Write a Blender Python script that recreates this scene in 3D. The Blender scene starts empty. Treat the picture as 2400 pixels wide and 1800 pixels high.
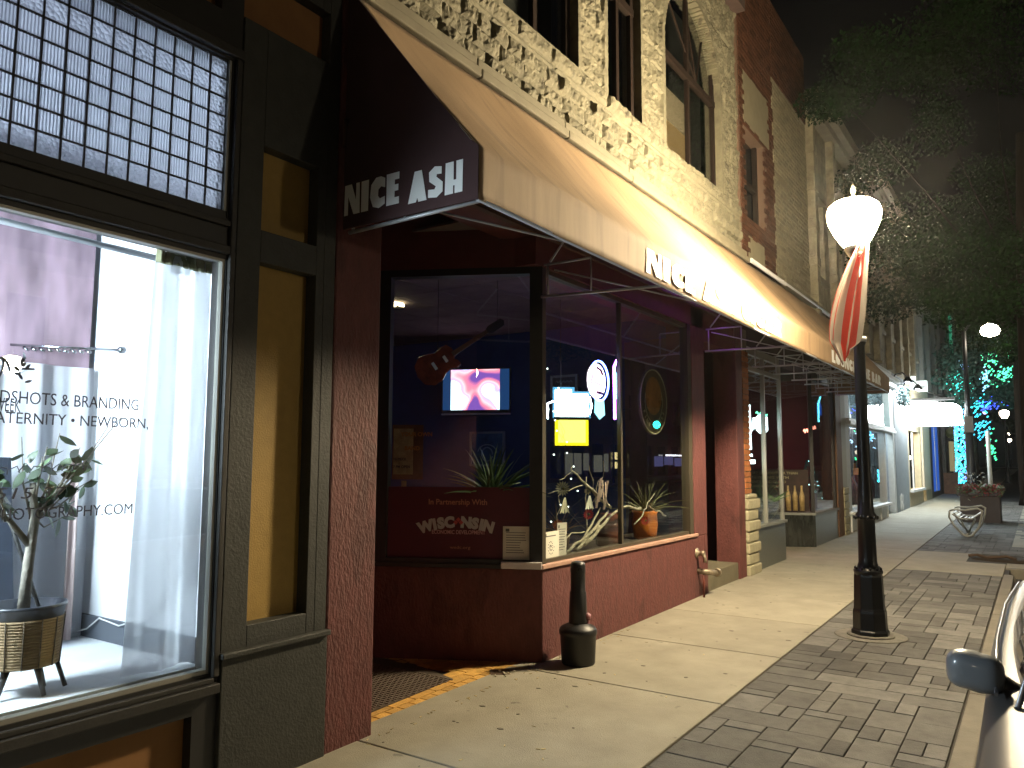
import bpy, bmesh, math, random
from mathutils import Vector, Matrix, noise
R = math.radians
rnd = random.Random(7)
sc = bpy.context.scene
COL = sc.collection

# ---------------------------------------------------------------- camera, world, exposure
def set_camera():
    yaw, pitch, roll = 0.5945, 0.0985, 0.0041
    cy, sy = math.cos(yaw), math.sin(yaw)
    f = Vector((-sy*math.cos(pitch), cy*math.cos(pitch), math.sin(pitch)))
    r = Vector((cy, sy, 0)); u = r.cross(f)
    r2 = r*math.cos(roll)+u*math.sin(roll); u2 = u*math.cos(roll)-r*math.sin(roll)
    cd = bpy.data.cameras.new('camera'); co = bpy.data.objects.new('camera', cd); COL.objects.link(co)
    cd.sensor_width = 36; cd.lens = 36*1820/2400
    cd.clip_start = 0.05; cd.clip_end = 500
    m = Matrix((( r2.x, u2.x, -f.x, 0), (r2.y, u2.y, -f.y, 0), (r2.z, u2.z, -f.z, 1.55), (0, 0, 0, 1)))
    co.matrix_world = m
    sc.camera = co
set_camera()
w = bpy.data.worlds.new('World'); sc.world = w; w.use_nodes = True
bg = w.node_tree.nodes['Background']
bg.inputs[0].default_value = (.0010, .0010, .0014, 1); bg.inputs[1].default_value = 1.0   # black night sky
sc.view_settings.view_transform = 'Standard'; sc.view_settings.look = 'None'
sc.view_settings.exposure = 0; sc.view_settings.gamma = 1
cy_ = sc.cycles
cy_.use_denoising = True
try: cy_.denoiser = 'OPENIMAGEDENOISE'
except Exception: pass
cy_.max_bounces = 7; cy_.diffuse_bounces = 3; cy_.glossy_bounces = 4; cy_.transmission_bounces = 4; cy_.transparent_max_bounces = 12
cy_.caustics_reflective = False; cy_.caustics_refractive = False
cy_.sample_clamp_indirect = 4.0; cy_.volume_bounces = 0; cy_.use_light_tree = True
LAMP = 980.0           # radiance of the near lamp's globe

def gz(y): return 0.01*y

# ---------------------------------------------------------------- materials
MATS = {}
def mat(name, col=(.5, .5, .5), rough=.6, metal=0, var=0, vscale=8, bump=0, bscale=40, emit=None, es=0, spec=.5, stretch=None, island=0, coat=0, trans=0, detail=4, dark=None):
    if name in MATS: return MATS[name]
    m = bpy.data.materials.new(name); m.use_nodes = True; nt = m.node_tree; N = nt.nodes; L = nt.links
    b = N['Principled BSDF']
    b.inputs['Base Color'].default_value = (*col, 1); b.inputs['Roughness'].default_value = rough; b.inputs['Metallic'].default_value = metal
    b.inputs['Specular IOR Level'].default_value = spec
    if coat: b.inputs['Coat Weight'].default_value = coat; b.inputs['Coat Roughness'].default_value = .05
    if emit: b.inputs['Emission Color'].default_value = (*emit, 1); b.inputs['Emission Strength'].default_value = es
    tc = N.new('ShaderNodeTexCoord'); co = tc.outputs['Object']
    if stretch:
        mp = N.new('ShaderNodeMapping'); mp.inputs['Scale'].default_value = stretch; L.new(co, mp.inputs[0]); co = mp.outputs[0]
    out = None
    if var:
        n = N.new('ShaderNodeTexNoise'); n.inputs['Scale'].default_value = vscale; n.inputs['Detail'].default_value = detail; n.inputs['Roughness'].default_value = .65; L.new(co, n.inputs[0])
        mr = N.new('ShaderNodeMapRange'); mr.inputs[1].default_value = .3; mr.inputs[2].default_value = .7; mr.inputs[3].default_value = 1-var; mr.inputs[4].default_value = 1+var; L.new(n.outputs[0], mr.inputs[0])
        mx = N.new('ShaderNodeMix'); mx.data_type = 'RGBA'; mx.blend_type = 'MULTIPLY'; mx.inputs[0].default_value = 1; mx.inputs[6].default_value = (*col, 1)
        L.new(mr.outputs[0], mx.inputs[7]); out = mx.outputs[2]
    if island:
        g = N.new('ShaderNodeNewGeometry'); mr = N.new('ShaderNodeMapRange'); mr.inputs[3].default_value = 1-island; mr.inputs[4].default_value = 1+island; L.new(g.outputs['Random Per Island'], mr.inputs[0])
        mx = N.new('ShaderNodeMix'); mx.data_type = 'RGBA'; mx.blend_type = 'MULTIPLY'; mx.inputs[0].default_value = 1
        if out: L.new(out, mx.inputs[6])
        else: mx.inputs[6].default_value = (*col, 1)
        L.new(mr.outputs[0], mx.inputs[7]); out = mx.outputs[2]
    if dark:   # scattered stains: (scale, threshold, factor)
        n = N.new('ShaderNodeTexNoise'); n.inputs['Scale'].default_value = dark[0]; n.inputs['Detail'].default_value = 2; L.new(co, n.inputs[0])
        mr = N.new('ShaderNodeMapRange'); mr.inputs[1].default_value = dark[1]; mr.inputs[2].default_value = dark[1]+.05; mr.inputs[3].default_value = 1; mr.inputs[4].default_value = dark[2]; L.new(n.outputs[0], mr.inputs[0])
        mx = N.new('ShaderNodeMix'); mx.data_type = 'RGBA'; mx.blend_type = 'MULTIPLY'; mx.inputs[0].default_value = 1
        if out: L.new(out, mx.inputs[6])
        else: mx.inputs[6].default_value = (*col, 1)
        L.new(mr.outputs[0], mx.inputs[7]); out = mx.outputs[2]
    if out: L.new(out, b.inputs['Base Color'])
    if bump:
        n = N.new('ShaderNodeTexNoise'); n.inputs['Scale'].default_value = bscale; n.inputs['Detail'].default_value = 3; L.new(co, n.inputs[0])
        bp = N.new('ShaderNodeBump'); bp.inputs['Strength'].default_value = bump; bp.inputs['Distance'].default_value = .01; L.new(n.outputs[0], bp.inputs['Height']); L.new(bp.outputs[0], b.inputs['Normal'])
    MATS[name] = m
    return m
def emis(name, col=(1, 1, 1), s=1): return mat(name, (.02, .02, .02), .5, emit=col, es=s)
def glass(name='pane_glass', tint=(.93, .96, .95), rough=0.0, mult=1.5):
    if name in MATS: return MATS[name]
    m = bpy.data.materials.new(name); m.use_nodes = True; nt = m.node_tree; N = nt.nodes; L = nt.links
    for n in list(N): N.remove(n)
    o = N.new('ShaderNodeOutputMaterial'); t = N.new('ShaderNodeBsdfTransparent'); t.inputs[0].default_value = (*tint, 1)
    g = N.new('ShaderNodeBsdfGlossy'); g.inputs['Roughness'].default_value = rough; g.inputs[0].default_value = (1, 1, 1, 1)
    f = N.new('ShaderNodeFresnel'); gm = N.new('ShaderNodeNewGeometry'); im = N.new('ShaderNodeMapRange'); im.inputs[3].default_value = 1.5; im.inputs[4].default_value = 1/1.5; L.new(gm.outputs['Backfacing'], im.inputs[0]); L.new(im.outputs[0], f.inputs[0]); mu = N.new('ShaderNodeMath'); mu.operation = 'MULTIPLY'; mu.inputs[1].default_value = mult; mu.use_clamp = True
    x = N.new('ShaderNodeMixShader'); L.new(f.outputs[0], mu.inputs[0]); L.new(mu.outputs[0], x.inputs[0]); L.new(t.outputs[0], x.inputs[1]); L.new(g.outputs[0], x.inputs[2]); L.new(x.outputs[0], o.inputs[0])
    MATS[name] = m; return m
def sheer(name, col, tr=.35, transl=.5):
    if name in MATS: return MATS[name]
    m = bpy.data.materials.new(name); m.use_nodes = True; nt = m.node_tree; N = nt.nodes; L = nt.links
    for n in list(N): N.remove(n)
    o = N.new('ShaderNodeOutputMaterial'); d = N.new('ShaderNodeBsdfDiffuse'); d.inputs[0].default_value = (*col, 1)
    tl = N.new('ShaderNodeBsdfTranslucent'); tl.inputs[0].default_value = (*col, 1); t = N.new('ShaderNodeBsdfTransparent')
    a = N.new('ShaderNodeMixShader'); a.inputs[0].default_value = transl; L.new(d.outputs[0], a.inputs[1]); L.new(tl.outputs[0], a.inputs[2])
    b = N.new('ShaderNodeMixShader'); b.inputs[0].default_value = tr; L.new(a.outputs[0], b.inputs[1]); L.new(t.outputs[0], b.inputs[2]); L.new(b.outputs[0], o.inputs[0])
    MATS[name] = m; return m

M_CONC = mat('sidewalk_concrete', (.265, .243, .188), .85, var=.16, vscale=3, bump=.35, bscale=160, island=.06, dark=(9, .72, .6), detail=7)
M_KERB = mat('kerb_concrete', (.15, .135, .105), .85, var=.2, vscale=4, bump=.3, bscale=90)
M_PAVER = mat('paver_concrete', (.102, .098, .090), .9, var=.22, vscale=9, bump=.5, bscale=120, island=.38)
M_PBED = mat('paver_sand', (.035, .03, .025), .95)
M_ASPH = mat('asphalt', (.05, .05, .052), .8, var=.2, vscale=30, bump=.5, bscale=200)
M_STONE = mat('limestone', (.128, .116, .076), .85, var=.3, vscale=7, bump=.7, bscale=45, detail=8, dark=(6, .66, .5))
M_LEDGE = mat('smooth_limestone', (.135, .118, .078), .8, var=.15, vscale=5, bump=.2, bscale=60)
M_RED = mat('red_stucco', (.125, .038, .034), .7, var=.22, vscale=14, bump=.9, bscale=70, stretch=(1, 1, .45), detail=6, dark=(4, .6, .72))
M_REDD = mat('dark_red_paint', (.13, .03, .028), .6, var=.15, vscale=6, bump=.3, bscale=60)
M_BLK = mat('black_frame_paint', (.018, .017, .016), .45, var=.2, vscale=10)
M_SLATE = mat('slate_paint', (.036, .037, .032), .6, var=.18, vscale=12, bump=.35, bscale=70, dark=(20, .7, .7))
M_SLATED = mat('dark_slate_paint', (.026, .024, .021), .5, var=.2, vscale=12, bump=.2, bscale=70)
M_MUST = mat('mustard_paint', (.35, .22, .05), .65, var=.08, vscale=18, bump=.25, bscale=120)
M_AWN = mat('brown_awning_canvas', (.29, .19, .105), .8, var=.13, vscale=3, bump=.25, bscale=300, stretch=(1, 3, .4), detail=6, dark=(1.6, .57, .82))
M_AWN_SHADE = mat('shaded_awning_canvas', (.05, .02, .02), .85, var=.1, vscale=4, bump=.2, bscale=300)  # same awning canvas, darkened in colour for the shaded near end
M_TUBE = mat('galvanised_tube', (.5, .5, .52), .4, metal=.3)
M_WHITE = mat('white_lettering', (.8, .8, .78), .6)
M_POLE = mat('black_pole_paint', (.007, .007, .008), .3, bump=.1, bscale=60, spec=.35)
M_GL = glass()
M_BARWALL = mat('dark_blue_wall', (.018, .05, .17), .8, var=.15, vscale=3)
M_BRICK = mat('orange_entry_brick', (.5, .28, .06), .8, var=.2, vscale=20, bump=.5, bscale=90, island=.22)
M_PAPER = mat('white_paper', (.72, .7, .6), .7)
M_LEAF = mat('dark_green_leaf', (.04, .075, .03), .5, island=.3)
M_WOODG = mat('grey_driftwood', (.42, .38, .28), .8, var=.3, vscale=20, bump=.5, bscale=80)

# ---------------------------------------------------------------- geometry helpers
class MB:
    def __init__(s): s.bm = bmesh.new(); s.mi = 0
    def _f(s, vs):
        try:
            f = s.bm.faces.new(vs); f.material_index = s.mi; return f
        except ValueError: return None
    def v(s, *p): return s.bm.verts.new(p if len(p) == 3 else p[0])
    def poly(s, pts): return s._f([s.v(*p) for p in pts])
    def box(s, x0, x1, y0, y1, z0, z1, M=None, sl=0):
        if x0 > x1: x0, x1 = x1, x0
        if y0 > y1: y0, y1 = y1, y0
        if z0 > z1: z0, z1 = z1, z0
        P = [Vector((x, y, z+sl*y)) for z in (z0, z1) for y in (y0, y1) for x in (x0, x1)]
        if M is not None: P = [M @ p for p in P]
        V = [s.bm.verts.new(p) for p in P]
        for q in ((0, 2, 3, 1), (4, 5, 7, 6), (0, 1, 5, 4), (2, 6, 7, 3), (0, 4, 6, 2), (1, 3, 7, 5)): s._f([V[i] for i in q])
        return s
    def bar(s, a, b, w, h=None, up=(0, 0, 1)):
        a = Vector(a); b = Vector(b); h = h or w; d = (b-a); L = d.length; d.normalize(); up = Vector(up)
        if abs(d.dot(up)) > .98: up = Vector((1, 0, 0))
        x = d.cross(up).normalized(); z = x.cross(d)
        M = Matrix(((x.x, d.x, z.x, a.x), (x.y, d.y, z.y, a.y), (x.z, d.z, z.z, a.z), (0, 0, 0, 1)))
        return s.box(-w/2, w/2, 0, L, -h/2, h/2, M)
    def tube(s, pts, r, n=10, cap=True):
        pts = [Vector(p) for p in pts]; rr = r if isinstance(r, (list, tuple)) else [r]*len(pts)
        rings = []; prev = None
        for i, p in enumerate(pts):
            t = (pts[min(i+1, len(pts)-1)]-pts[max(i-1, 0)]).normalized()
            ref = prev if prev is not None else (Vector((0, 0, 1)) if abs(t.z) < .9 else Vector((1, 0, 0)))
            x = (ref-t*ref.dot(t)).normalized(); y = t.cross(x); prev = x
            rings.append([s.bm.verts.new(p+(x*math.cos(a)+y*math.sin(a))*rr[i]) for a in [2*math.pi*k/n for k in range(n)]])
        for A, B in zip(rings, rings[1:]):
            for k in range(n): f = s._f([A[k], A[(k+1) % n], B[(k+1) % n], B[k]]); f and setattr(f, 'smooth', True)
        if cap: s._f(rings[0][::-1]); s._f(rings[-1])
        return s
    def lathe(s, prof, c=(0, 0, 0), n=24, smooth=True, sx=1, sy=1, cap=True):
        rings = []
        for r, z in prof: rings.append([s.bm.verts.new((c[0]+sx*r*math.cos(2*math.pi*(k+.5)/n), c[1]+sy*r*math.sin(2*math.pi*(k+.5)/n), c[2]+z)) for k in range(n)])
        for A, B in zip(rings, rings[1:]):
            for k in range(n):
                f = s._f([A[k], A[(k+1) % n], B[(k+1) % n], B[k]])
                if f: f.smooth = smooth
        if cap: s._f(rings[0][::-1]); s._f(rings[-1])
        return s
    def prism(s, pts, axis, a, b):
        # pts: 2D outline; axis 'x': pts=(y,z); 'y': pts=(x,z); 'z': pts=(x,y)
        def P(p, t): return (t, p[0], p[1]) if axis == 'x' else ((p[0], t, p[1]) if axis == 'y' else (p[0], p[1], t))
        A = [s.v(*P(p, a)) for p in pts]; B = [s.v(*P(p, b)) for p in pts]; n = len(pts)
        s._f(A[::-1]); s._f(B)
        for k in range(n): s._f([A[k], A[(k+1) % n], B[(k+1) % n], B[k]])
        return s
    def ball(s, c, r, sub=1, sc=(1, 1, 1)):
        res = bmesh.ops.create_icosphere(s.bm, subdivisions=sub, radius=r)
        for v in res['verts']: v.co = Vector((v.co.x*sc[0]+c[0], v.co.y*sc[1]+c[1], v.co.z*sc[2]+c[2]))
        for v in res['verts']:
            for f in v.link_faces: f.material_index = s.mi; f.smooth = True
        return s
    def build(s, name, m, parent=None, bevel=0, recalc=True):
        if recalc: bmesh.ops.recalc_face_normals(s.bm, faces=s.bm.faces)
        me = bpy.data.meshes.new(name); s.bm.to_mesh(me); s.bm.free()
        for k in (m if isinstance(m, (list, tuple)) else [m]): me.materials.append(k)
        o = bpy.data.objects.new(name, me); COL.objects.link(o)
        if parent: setp(o, parent)
        if bevel:
            bv = o.modifiers.new('b', 'BEVEL'); bv.width = bevel; bv.segments = 2; bv.limit_method = 'ANGLE'
        return o
def setp(o, p):
    o.parent = p
    if p.type == 'EMPTY': o.matrix_parent_inverse = Matrix.Translation(-p.location)
def thing(name, label, cat, loc=(0, 0, 0), group=None):
    o = bpy.data.objects.new(name, None); COL.objects.link(o); o.location = loc; o.empty_display_size = .1
    o['label'] = label; o['category'] = cat
    if group: o['group'] = group
    return o
def tag(o, label, cat, group=None):
    o['label'] = label; o['category'] = cat
    if group: o['group'] = group
    return o
def struct(o, kind='structure'): o['kind'] = kind; return o
def kids(o): return [c for c in COL.objects if c.parent == o]
def dup(root, delta, label, scale=1, rz=0):
    r = root.copy(); COL.objects.link(r); r.location = root.location+Vector(delta); r['label'] = label; r.rotation_euler.z += rz; r.scale = (scale,)*3
    for ch in kids(root):
        c = ch.copy(); COL.objects.link(c); c.parent = r
        for g in kids(ch):
            d = g.copy(); COL.objects.link(d); d.parent = c
    return r
def frame(o, right, up=(0, 0, 1)):
    r = Vector(right).normalized(); u = Vector(up).normalized(); n = r.cross(u)
    return Matrix(((r.x, u.x, n.x, o[0]), (r.y, u.y, n.y, o[1]), (r.z, u.z, n.z, o[2]), (0, 0, 0, 1)))
def text_bm(mb, s, M, size, bold=0.0, shear=0, depth=.002, width=None, align='LEFT', spacing=1.0):
    cu = bpy.data.curves.new('t', 'FONT'); cu.body = s; cu.size = size; cu.offset = bold; cu.shear = shear; cu.extrude = depth; cu.align_x = align; cu.space_character = spacing; cu.resolution_u = 3
    o = bpy.data.objects.new('t', cu); COL.objects.link(o); bpy.context.view_layer.update()
    me = bpy.data.meshes.new_from_object(o.evaluated_get(bpy.context.evaluated_depsgraph_get()))
    k = 1.0
    if width:
        xs = [v.co.x for v in me.vertices]; k = width/(max(xs)-min(xs))
    me.transform(M @ Matrix.Diagonal((k, 1, 1, 1))); mb.bm.from_mesh(me)
    bpy.data.objects.remove(o); bpy.data.curves.remove(cu); bpy.data.meshes.remove(me)
    return mb
def ringpts(c, r, n=32, ax='x', sy=1, sz=1):
    return [(c[0], c[1]+r*sy*math.cos(2*math.pi*k/n), c[2]+r*sz*math.sin(2*math.pi*k/n)) for k in range(n+1)]

# ---------------------------------------------------------------- ground
FX = -3.15      # facade plane
def sheet(name, x0, x1, y0, y1, dz, m):
    b = MB(); ys = [y0+(y1-y0)*k/20 for k in range(21)]
    for a, c in zip(ys, ys[1:]): b.poly([(x0, a, gz(a)+dz), (x1, a, gz(a)+dz), (x1, c, gz(c)+dz), (x0, c, gz(c)+dz)])
    return struct(b.build(name, m))
sheet('ground', -14, 22, -22, 128, -.30, M_ASPH)
sheet('road', -.34, 11.8, -21, 126, -.13, M_ASPH)
b = MB(); js = [-6.2, -4.6, -3.0, -1.4, .2, 1.75, 3.18, 4.88, 6.21, 7.53, 8.85]
while js[-1] < 90: js.append(js[-1]+1.35)
for a, c in zip(js, js[1:]): b.box(-3.3, -1.715, a+.006, c-.006, -.12, 0, sl=.01)
struct(b.build('sidewalk', M_CONC, bevel=.006))
sheet('sidewalk_bed', -4.9, -.4, -8, 100, -.014, M_PBED)
b = MB()
for a in range(-6, 90, 3):
    if a < 12: b.box(-.455, -.34, a+.004, min(a+2.996, 12.6), -.28, 0, sl=.01)
b.box(-.455, 1.9, 12.6, 12.72, -.28, 0, sl=.01); b.box(1.9, 2.02, 12.6, 34, -.28, 0, sl=.01)
b.box(11.8, 11.93, -20, 90, -.28, .0, sl=.01)
struct(b.build('kerb', M_KERB, bevel=.012))
b = MB(); b.box(-1.70, -.46, 11.78, 13.1, -.1, 0, sl=.01); b.box(-.453, 1.9, 12.73, 13.2, -.1, 0, sl=.01); b.box(-.453, 1.9, 15.3, 34, -.1, -.001, sl=.01)
struct(b.build('crossing_pavement', M_CONC, bevel=.006))
sheet('far_sidewalk', 11.93, 15.6, -20, 90, 0, M_KERB)
# random ashlar pavers
def pavers(x0, x1, y0, y1, m, seed):
    rr = random.Random(seed); nx = int(round((x1-x0)/m)); ny = int(round((y1-y0)/m)); g = [[0]*nx for _ in range(ny)]; b = MB()
    shapes = [(2, 1), (4, 2), (3, 2), (2, 2), (2, 1), (3, 2), (2, 3), (1, 2), (4, 2)]
    m2 = (x1-x0)/nx
    for j in range(ny):
        for i in range(nx):
            if g[j][i]: continue
            for t in rr.sample(shapes, len(shapes))+[(1, 1)]:
                if i+t[0] <= nx and j+t[1] <= ny and not any(g[j+q][i+p] for p in range(t[0]) for q in range(t[1])): break
            for p in range(t[0]):
                for q in range(t[1]): g[j+q][i+p] = 1
            h = rr.uniform(-.003, .001)
            b.box(x0+i*m2+.003, x0+(i+t[0])*m2-.003, y0+j*m+.003, y0+(j+t[1])*m-.003, -.06, h, sl=.01)
    return b
p = pavers(-1.70, -.465, -5, 11.75, .112, 3)
struct(p.build('paver_strip', M_PAVER, bevel=.005))
b = pavers(-1.70, 1.2, 14.2, 30, .112, 5)
struct(b.build('far_paver_strip', M_PAVER))
b = MB(); b.box(-1.7, -.95, 13.1, 14.2, -.1, -.002, sl=.01)
struct(b.build('pit_pavement', M_CONC))
b = MB()
for k in range(60):
    x, y = rnd.uniform(-3.1, -1.75), rnd.uniform(2.6, 12); r = rnd.uniform(.006, .018)
    b.lathe([(r, 0), (r*.8, .0015)], (x, y, gz(y)+.0012), 7, sx=rnd.uniform(.7, 1.4))
struct(b.build('gum_spots', mat('old_gum', (.12, .105, .08), .8)), 'stuff')
b = MB()
for k in range(70):
    y = rnd.uniform(3.1, 6.5); x = FX+.03+abs(rnd.gauss(0, .04)) if rnd.random() < .7 else rnd.uniform(-3.1, -1.8)
    M = Matrix.Translation((x, y, gz(y)+.004)) @ Matrix.Rotation(rnd.uniform(0, 6), 4, 'Z') @ Matrix.Rotation(rnd.uniform(-.3, .3), 4, 'X')
    b.box(-.012, .012, -.003, .003, -.001, .001, M)
struct(b.build('litter', mat('dry_leaf_litter', (.4, .32, .16), .9, island=.5)), 'stuff')
# ================================================================ studio shopfront
st = thing('studio_shopfront', 'dark slate shopfront with mustard panels and a bright white display window', 'shopfront', (FX, 1, 0))
def holes_wall(mb, x0, x1, ys, zs, holes):
    "wall slab between x0 and x1 made of cells; holes=(y0,y1,z0,z1)"
    Y = sorted(set(ys+[h[0] for h in holes]+[h[1] for h in holes])); Z = sorted(set(zs+[h[2] for h in holes]+[h[3] for h in holes]))
    def solid(y, z): return not any(h[0] < y < h[1] and h[2] < z < h[3] for h in holes)
    for a, c in zip(Y, Y[1:]):
        z0 = None
        for e, f in zip(Z, Z[1:]):
            if solid((a+c)/2, (e+f)/2):
                if z0 is None: z0 = e
                z1 = f
            else:
                if z0 is not None: mb.box(x0, x1, a, c, z0, z1)
                z0 = None
        if z0 is not None: mb.box(x0, x1, a, c, z0, z1)
# frame wall : pilaster + window surround
b = MB()
holes_wall(b, FX-.12, FX-.012, [-4, 2.285], [-.1, 4.6], [(-2.6, 2.24, .585, 2.50), (-2.6, 2.235, 2.70, 3.49), (-2.3, 2.16, -.02, .42), (-4, 2.16, 3.72, 4.12)])
b.build('window_wall', M_BLK, st)
b = MB()
holes_wall(b, FX-.14, FX, [2.285, 2.92], [.66, 4.6], [(2.425, 2.785, .77, 2.53), (2.425, 2.785, 2.69, 3.125), (2.285, 2.84, 3.74, 4.03)])
b.build('pilaster', M_SLATE, st, bevel=.004)
b = MB(); b.box(FX-.14, FX+.012, 2.285, 2.925, -.1, .64); b.box(FX-.14, FX+.035, 2.275, 2.93, .64, .668)
b.build('pilaster_base', M_SLATE, st, bevel=.006)
for (a, c, e, f) in ((2.425, 2.785, .77, 2.53), (2.425, 2.785, 2.69, 3.125)):
    b = MB(); b.box(FX-.12, FX-.075, a, c, e, f); b.build('mustard_panel', M_MUST, st)
for q_ in ((-4, 2.16, 3.72, 4.12), (2.285, 2.84, 3.74, 4.03)): b = MB(); b.box(FX-.12, FX-.07, *q_); b.build('upper_panel', mat('ochre_panel', (.26, .12, .035), .7, var=.1), st)
b = MB(); b.box(FX-.12, FX-.07, -2.3, 2.16, -.02, .42); b.build('stall_panel', mat('ochre_panel', (.26, .12, .035), .7), st)
MB().box(FX-.10, FX-.02, -2.6, 2.235, 2.70, 2.736).build('transom_rail', M_BLK, st)
b = MB()   # mouldings
b.box(FX-.012, FX+.03, -3, 2.27, .50, .545); b.box(FX-.012, FX+.012, -3, 2.25, .545, .57)
b.box(FX-.012, FX+.02, -3, 2.285, 3.50, 3.55); b.box(FX-.012, FX+.012, 2.245, 2.275, .57, 3.50)
b.box(FX-.012, FX+.02, -3, 2.24, 2.52, 2.56); b.box(FX-.012, FX+.015, -3, 2.24, 2.655, 2.685)
b.build('moulding', M_SLATED, st, bevel=.005)
b = MB(); b.box(FX-.06, FX-.02, -2.6, 2.24, .585, .605); b.box(FX-.05, FX-.02, 2.226, 2.24, .605, 2.5); b.box(FX-.05, FX-.02, -2.6, 2.226, 2.487, 2.5)
b.box(FX-.05, FX-.02, 2.222, 2.235, 2.737, 3.49)
b.build('glazing_bead', mat('aluminium_bead', (.35, .34, .3), .4, metal=.6), st)
b = MB(); b.box(FX-.045, FX-.039, -2.6, 2.226, .605, 2.487); b.build('display_glass', M_GL, st)
# upper storey of the studio building
b = MB(); b.box(FX-.5, FX-.14, -4, 2.9, 4.6, 9); b.box(FX-.14, FX+.1, -4, 2.9, 4.6, 4.75); b.build('upper_wall', mat('dark_brown_brick', (.05, .03, .025), .9, var=.2), st)
# leaded transom
tg = bpy.data.materials.new('reeded_glass'); tg.use_nodes = True; nt = tg.node_tree; N = nt.nodes; L = nt.links
for n in list(N): N.remove(n)
o = N.new('ShaderNodeOutputMaterial'); tl = N.new('ShaderNodeBsdfTranslucent'); tl.inputs[0].default_value = (.4, .41, .5, 1); gl = N.new('ShaderNodeBsdfGlossy'); gl.inputs['Roughness'].default_value = .25
tr_ = N.new('ShaderNodeBsdfRefraction'); tr_.inputs['Roughness'].default_value = .35; tr_.inputs['IOR'].default_value = 1.15; tr_.inputs[0].default_value = (.6, .63, .68, 1)
tc = N.new('ShaderNodeTexCoord'); wv = N.new('ShaderNodeTexWave'); wv.wave_type = 'BANDS'; wv.bands_direction = 'Y'; wv.inputs['Scale'].default_value = 24; wv.inputs['Distortion'].default_value = .4
bp = N.new('ShaderNodeBump'); bp.inputs['Strength'].default_value = 1; bp.inputs['Distance'].default_value = .01
L.new(tc.outputs['Object'], wv.inputs[0]); L.new(wv.outputs['Fac'], bp.inputs['Height'])
for q in (tl, gl, tr_): L.new(bp.outputs[0], q.inputs['Normal'])
gg = N.new('ShaderNodeNewGeometry'); mr = N.new('ShaderNodeMapRange'); mr.inputs[3].default_value = .72; mr.inputs[4].default_value = 1.0; L.new(gg.outputs['Random Per Island'], mr.inputs[0])
mm = N.new('ShaderNodeMix'); mm.data_type = 'RGBA'; mm.blend_type = 'MULTIPLY'; mm.inputs[0].default_value = 1; mm.inputs[6].default_value = (.22, .24, .275, 1); L.new(mr.outputs[0], mm.inputs[7]); L.new(mm.outputs[2], tl.inputs[0])
a = N.new('ShaderNodeMixShader'); a.inputs[0].default_value = .3; L.new(tl.outputs[0], a.inputs[1]); L.new(tr_.outputs[0], a.inputs[2])
c = N.new('ShaderNodeMixShader'); c.inputs[0].default_value = .06; L.new(a.outputs[0], c.inputs[1]); L.new(gl.outputs[0], c.inputs[2]); L.new(c.outputs[0], o.inputs[0])
hob = tg.copy(); hob.name = 'hobnail_glass'
nt2 = hob.node_tree; vo = nt2.nodes.new('ShaderNodeTexVoronoi'); vo.inputs['Scale'].default_value = 55
nt2.links.new([n for n in nt2.nodes if n.type == 'TEX_COORD'][0].outputs['Object'], vo.inputs[0]); nt2.links.new(vo.outputs['Distance'], [n for n in nt2.nodes if n.type == 'BUMP'][0].inputs['Height'])
py, pz = .0935, .0935
b = MB(); cols = 28; rows = 8; z0 = 2.737
for i in range(cols):
    for j in range(rows):
        y1 = 2.222-i*py; zz = z0+j*pz
        b.mi = 1 if (i == 0 or j == 0 or j == 6) else 0
        b.poly([(FX-.04, y1-py+.002, zz+.002), (FX-.04, y1-.002, zz+.002), (FX-.04, y1-.002, zz+pz-.002), (FX-.04, y1-py+.002, zz+pz-.002)])
b.build('leaded_glass', [tg, hob], st, recalc=False)
b = MB()
for i in range(cols+1): b.box(FX-.044, FX-.034, 2.222-i*py-.0035, 2.222-i*py+.0035, z0, z0+rows*pz)
for j in range(rows+1): b.box(FX-.045, FX-.033, 2.222-cols*py, 2.222, z0+j*pz-.0035, z0+j*pz+.0035)
b.build('lead_came', M_BLK, st)
# display interior
M_WW = mat('white_room_paint', (.78, .8, .84), .8, var=.03, vscale=2)
b = MB(); b.box(FX-1.9, FX-.12, -2.6, 2.29, .56, .60); b.build('display_floor', mat('white_painted_floor', (.75, .77, .8), .6, var=.06, vscale=6), st)
b = MB(); b.box(FX-1.36, FX-.12, 2.29, 2.33, .6, 3.6); b.box(FX-1.40, FX-1.32, -2.6, 2.33, .6, 3.6); b.box(FX-1.4, FX-.1, -2.6, 2.33, 3.56, 3.6); b.box(FX-1.4, FX-.12, -2.62, -2.58, .6, 3.6)
b.build('display_wall', M_WW, st)
b = MB(); b.box(FX-1.30, FX-.13, 2.27, 2.288, .6, .715); b.build('baseboard', mat('grey_baseboard', (.09, .1, .12), .6), st)
# backdrop print hanging behind the rod
def cloth(name, x, ya, yb, za, zb, amp, waves, m, parent=None, nz=14, gather=0, seed=0, ny=90, flare=0):
    b = MB(); rr = random.Random(seed); ph = [rr.uniform(0, 6) for _ in range(6)]; G = []
    for j in range(nz+1):
        t = j/nz; z = za+(zb-za)*t; row = []
        for i in range(ny+1):
            s = i/ny; w_ = 1-gather*(1-abs(2*t-1)) if gather else 1
            y = ya+(yb-ya)*s - flare*(1-t)*(1-s)
            dx = amp*(math.sin(s*waves*6.28+ph[0]+.5*math.sin(t*3+ph[1]))+.45*math.sin(s*waves*2.3*6.28+ph[2]+t*2)+.3*math.sin(s*waves*.6*6.28+ph[3]))*(.55+.45*(1-t))
            row.append(b.bm.verts.new((x+dx, y+.3*dx, z)))
        G.append(row)
    for j in range(nz):
        for i in range(ny):
            f = b._f([G[j][i], G[j][i+1], G[j+1][i+1], G[j+1][i]]); f.smooth = True
    return b.build(name, m, parent, recalc=False)
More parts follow.
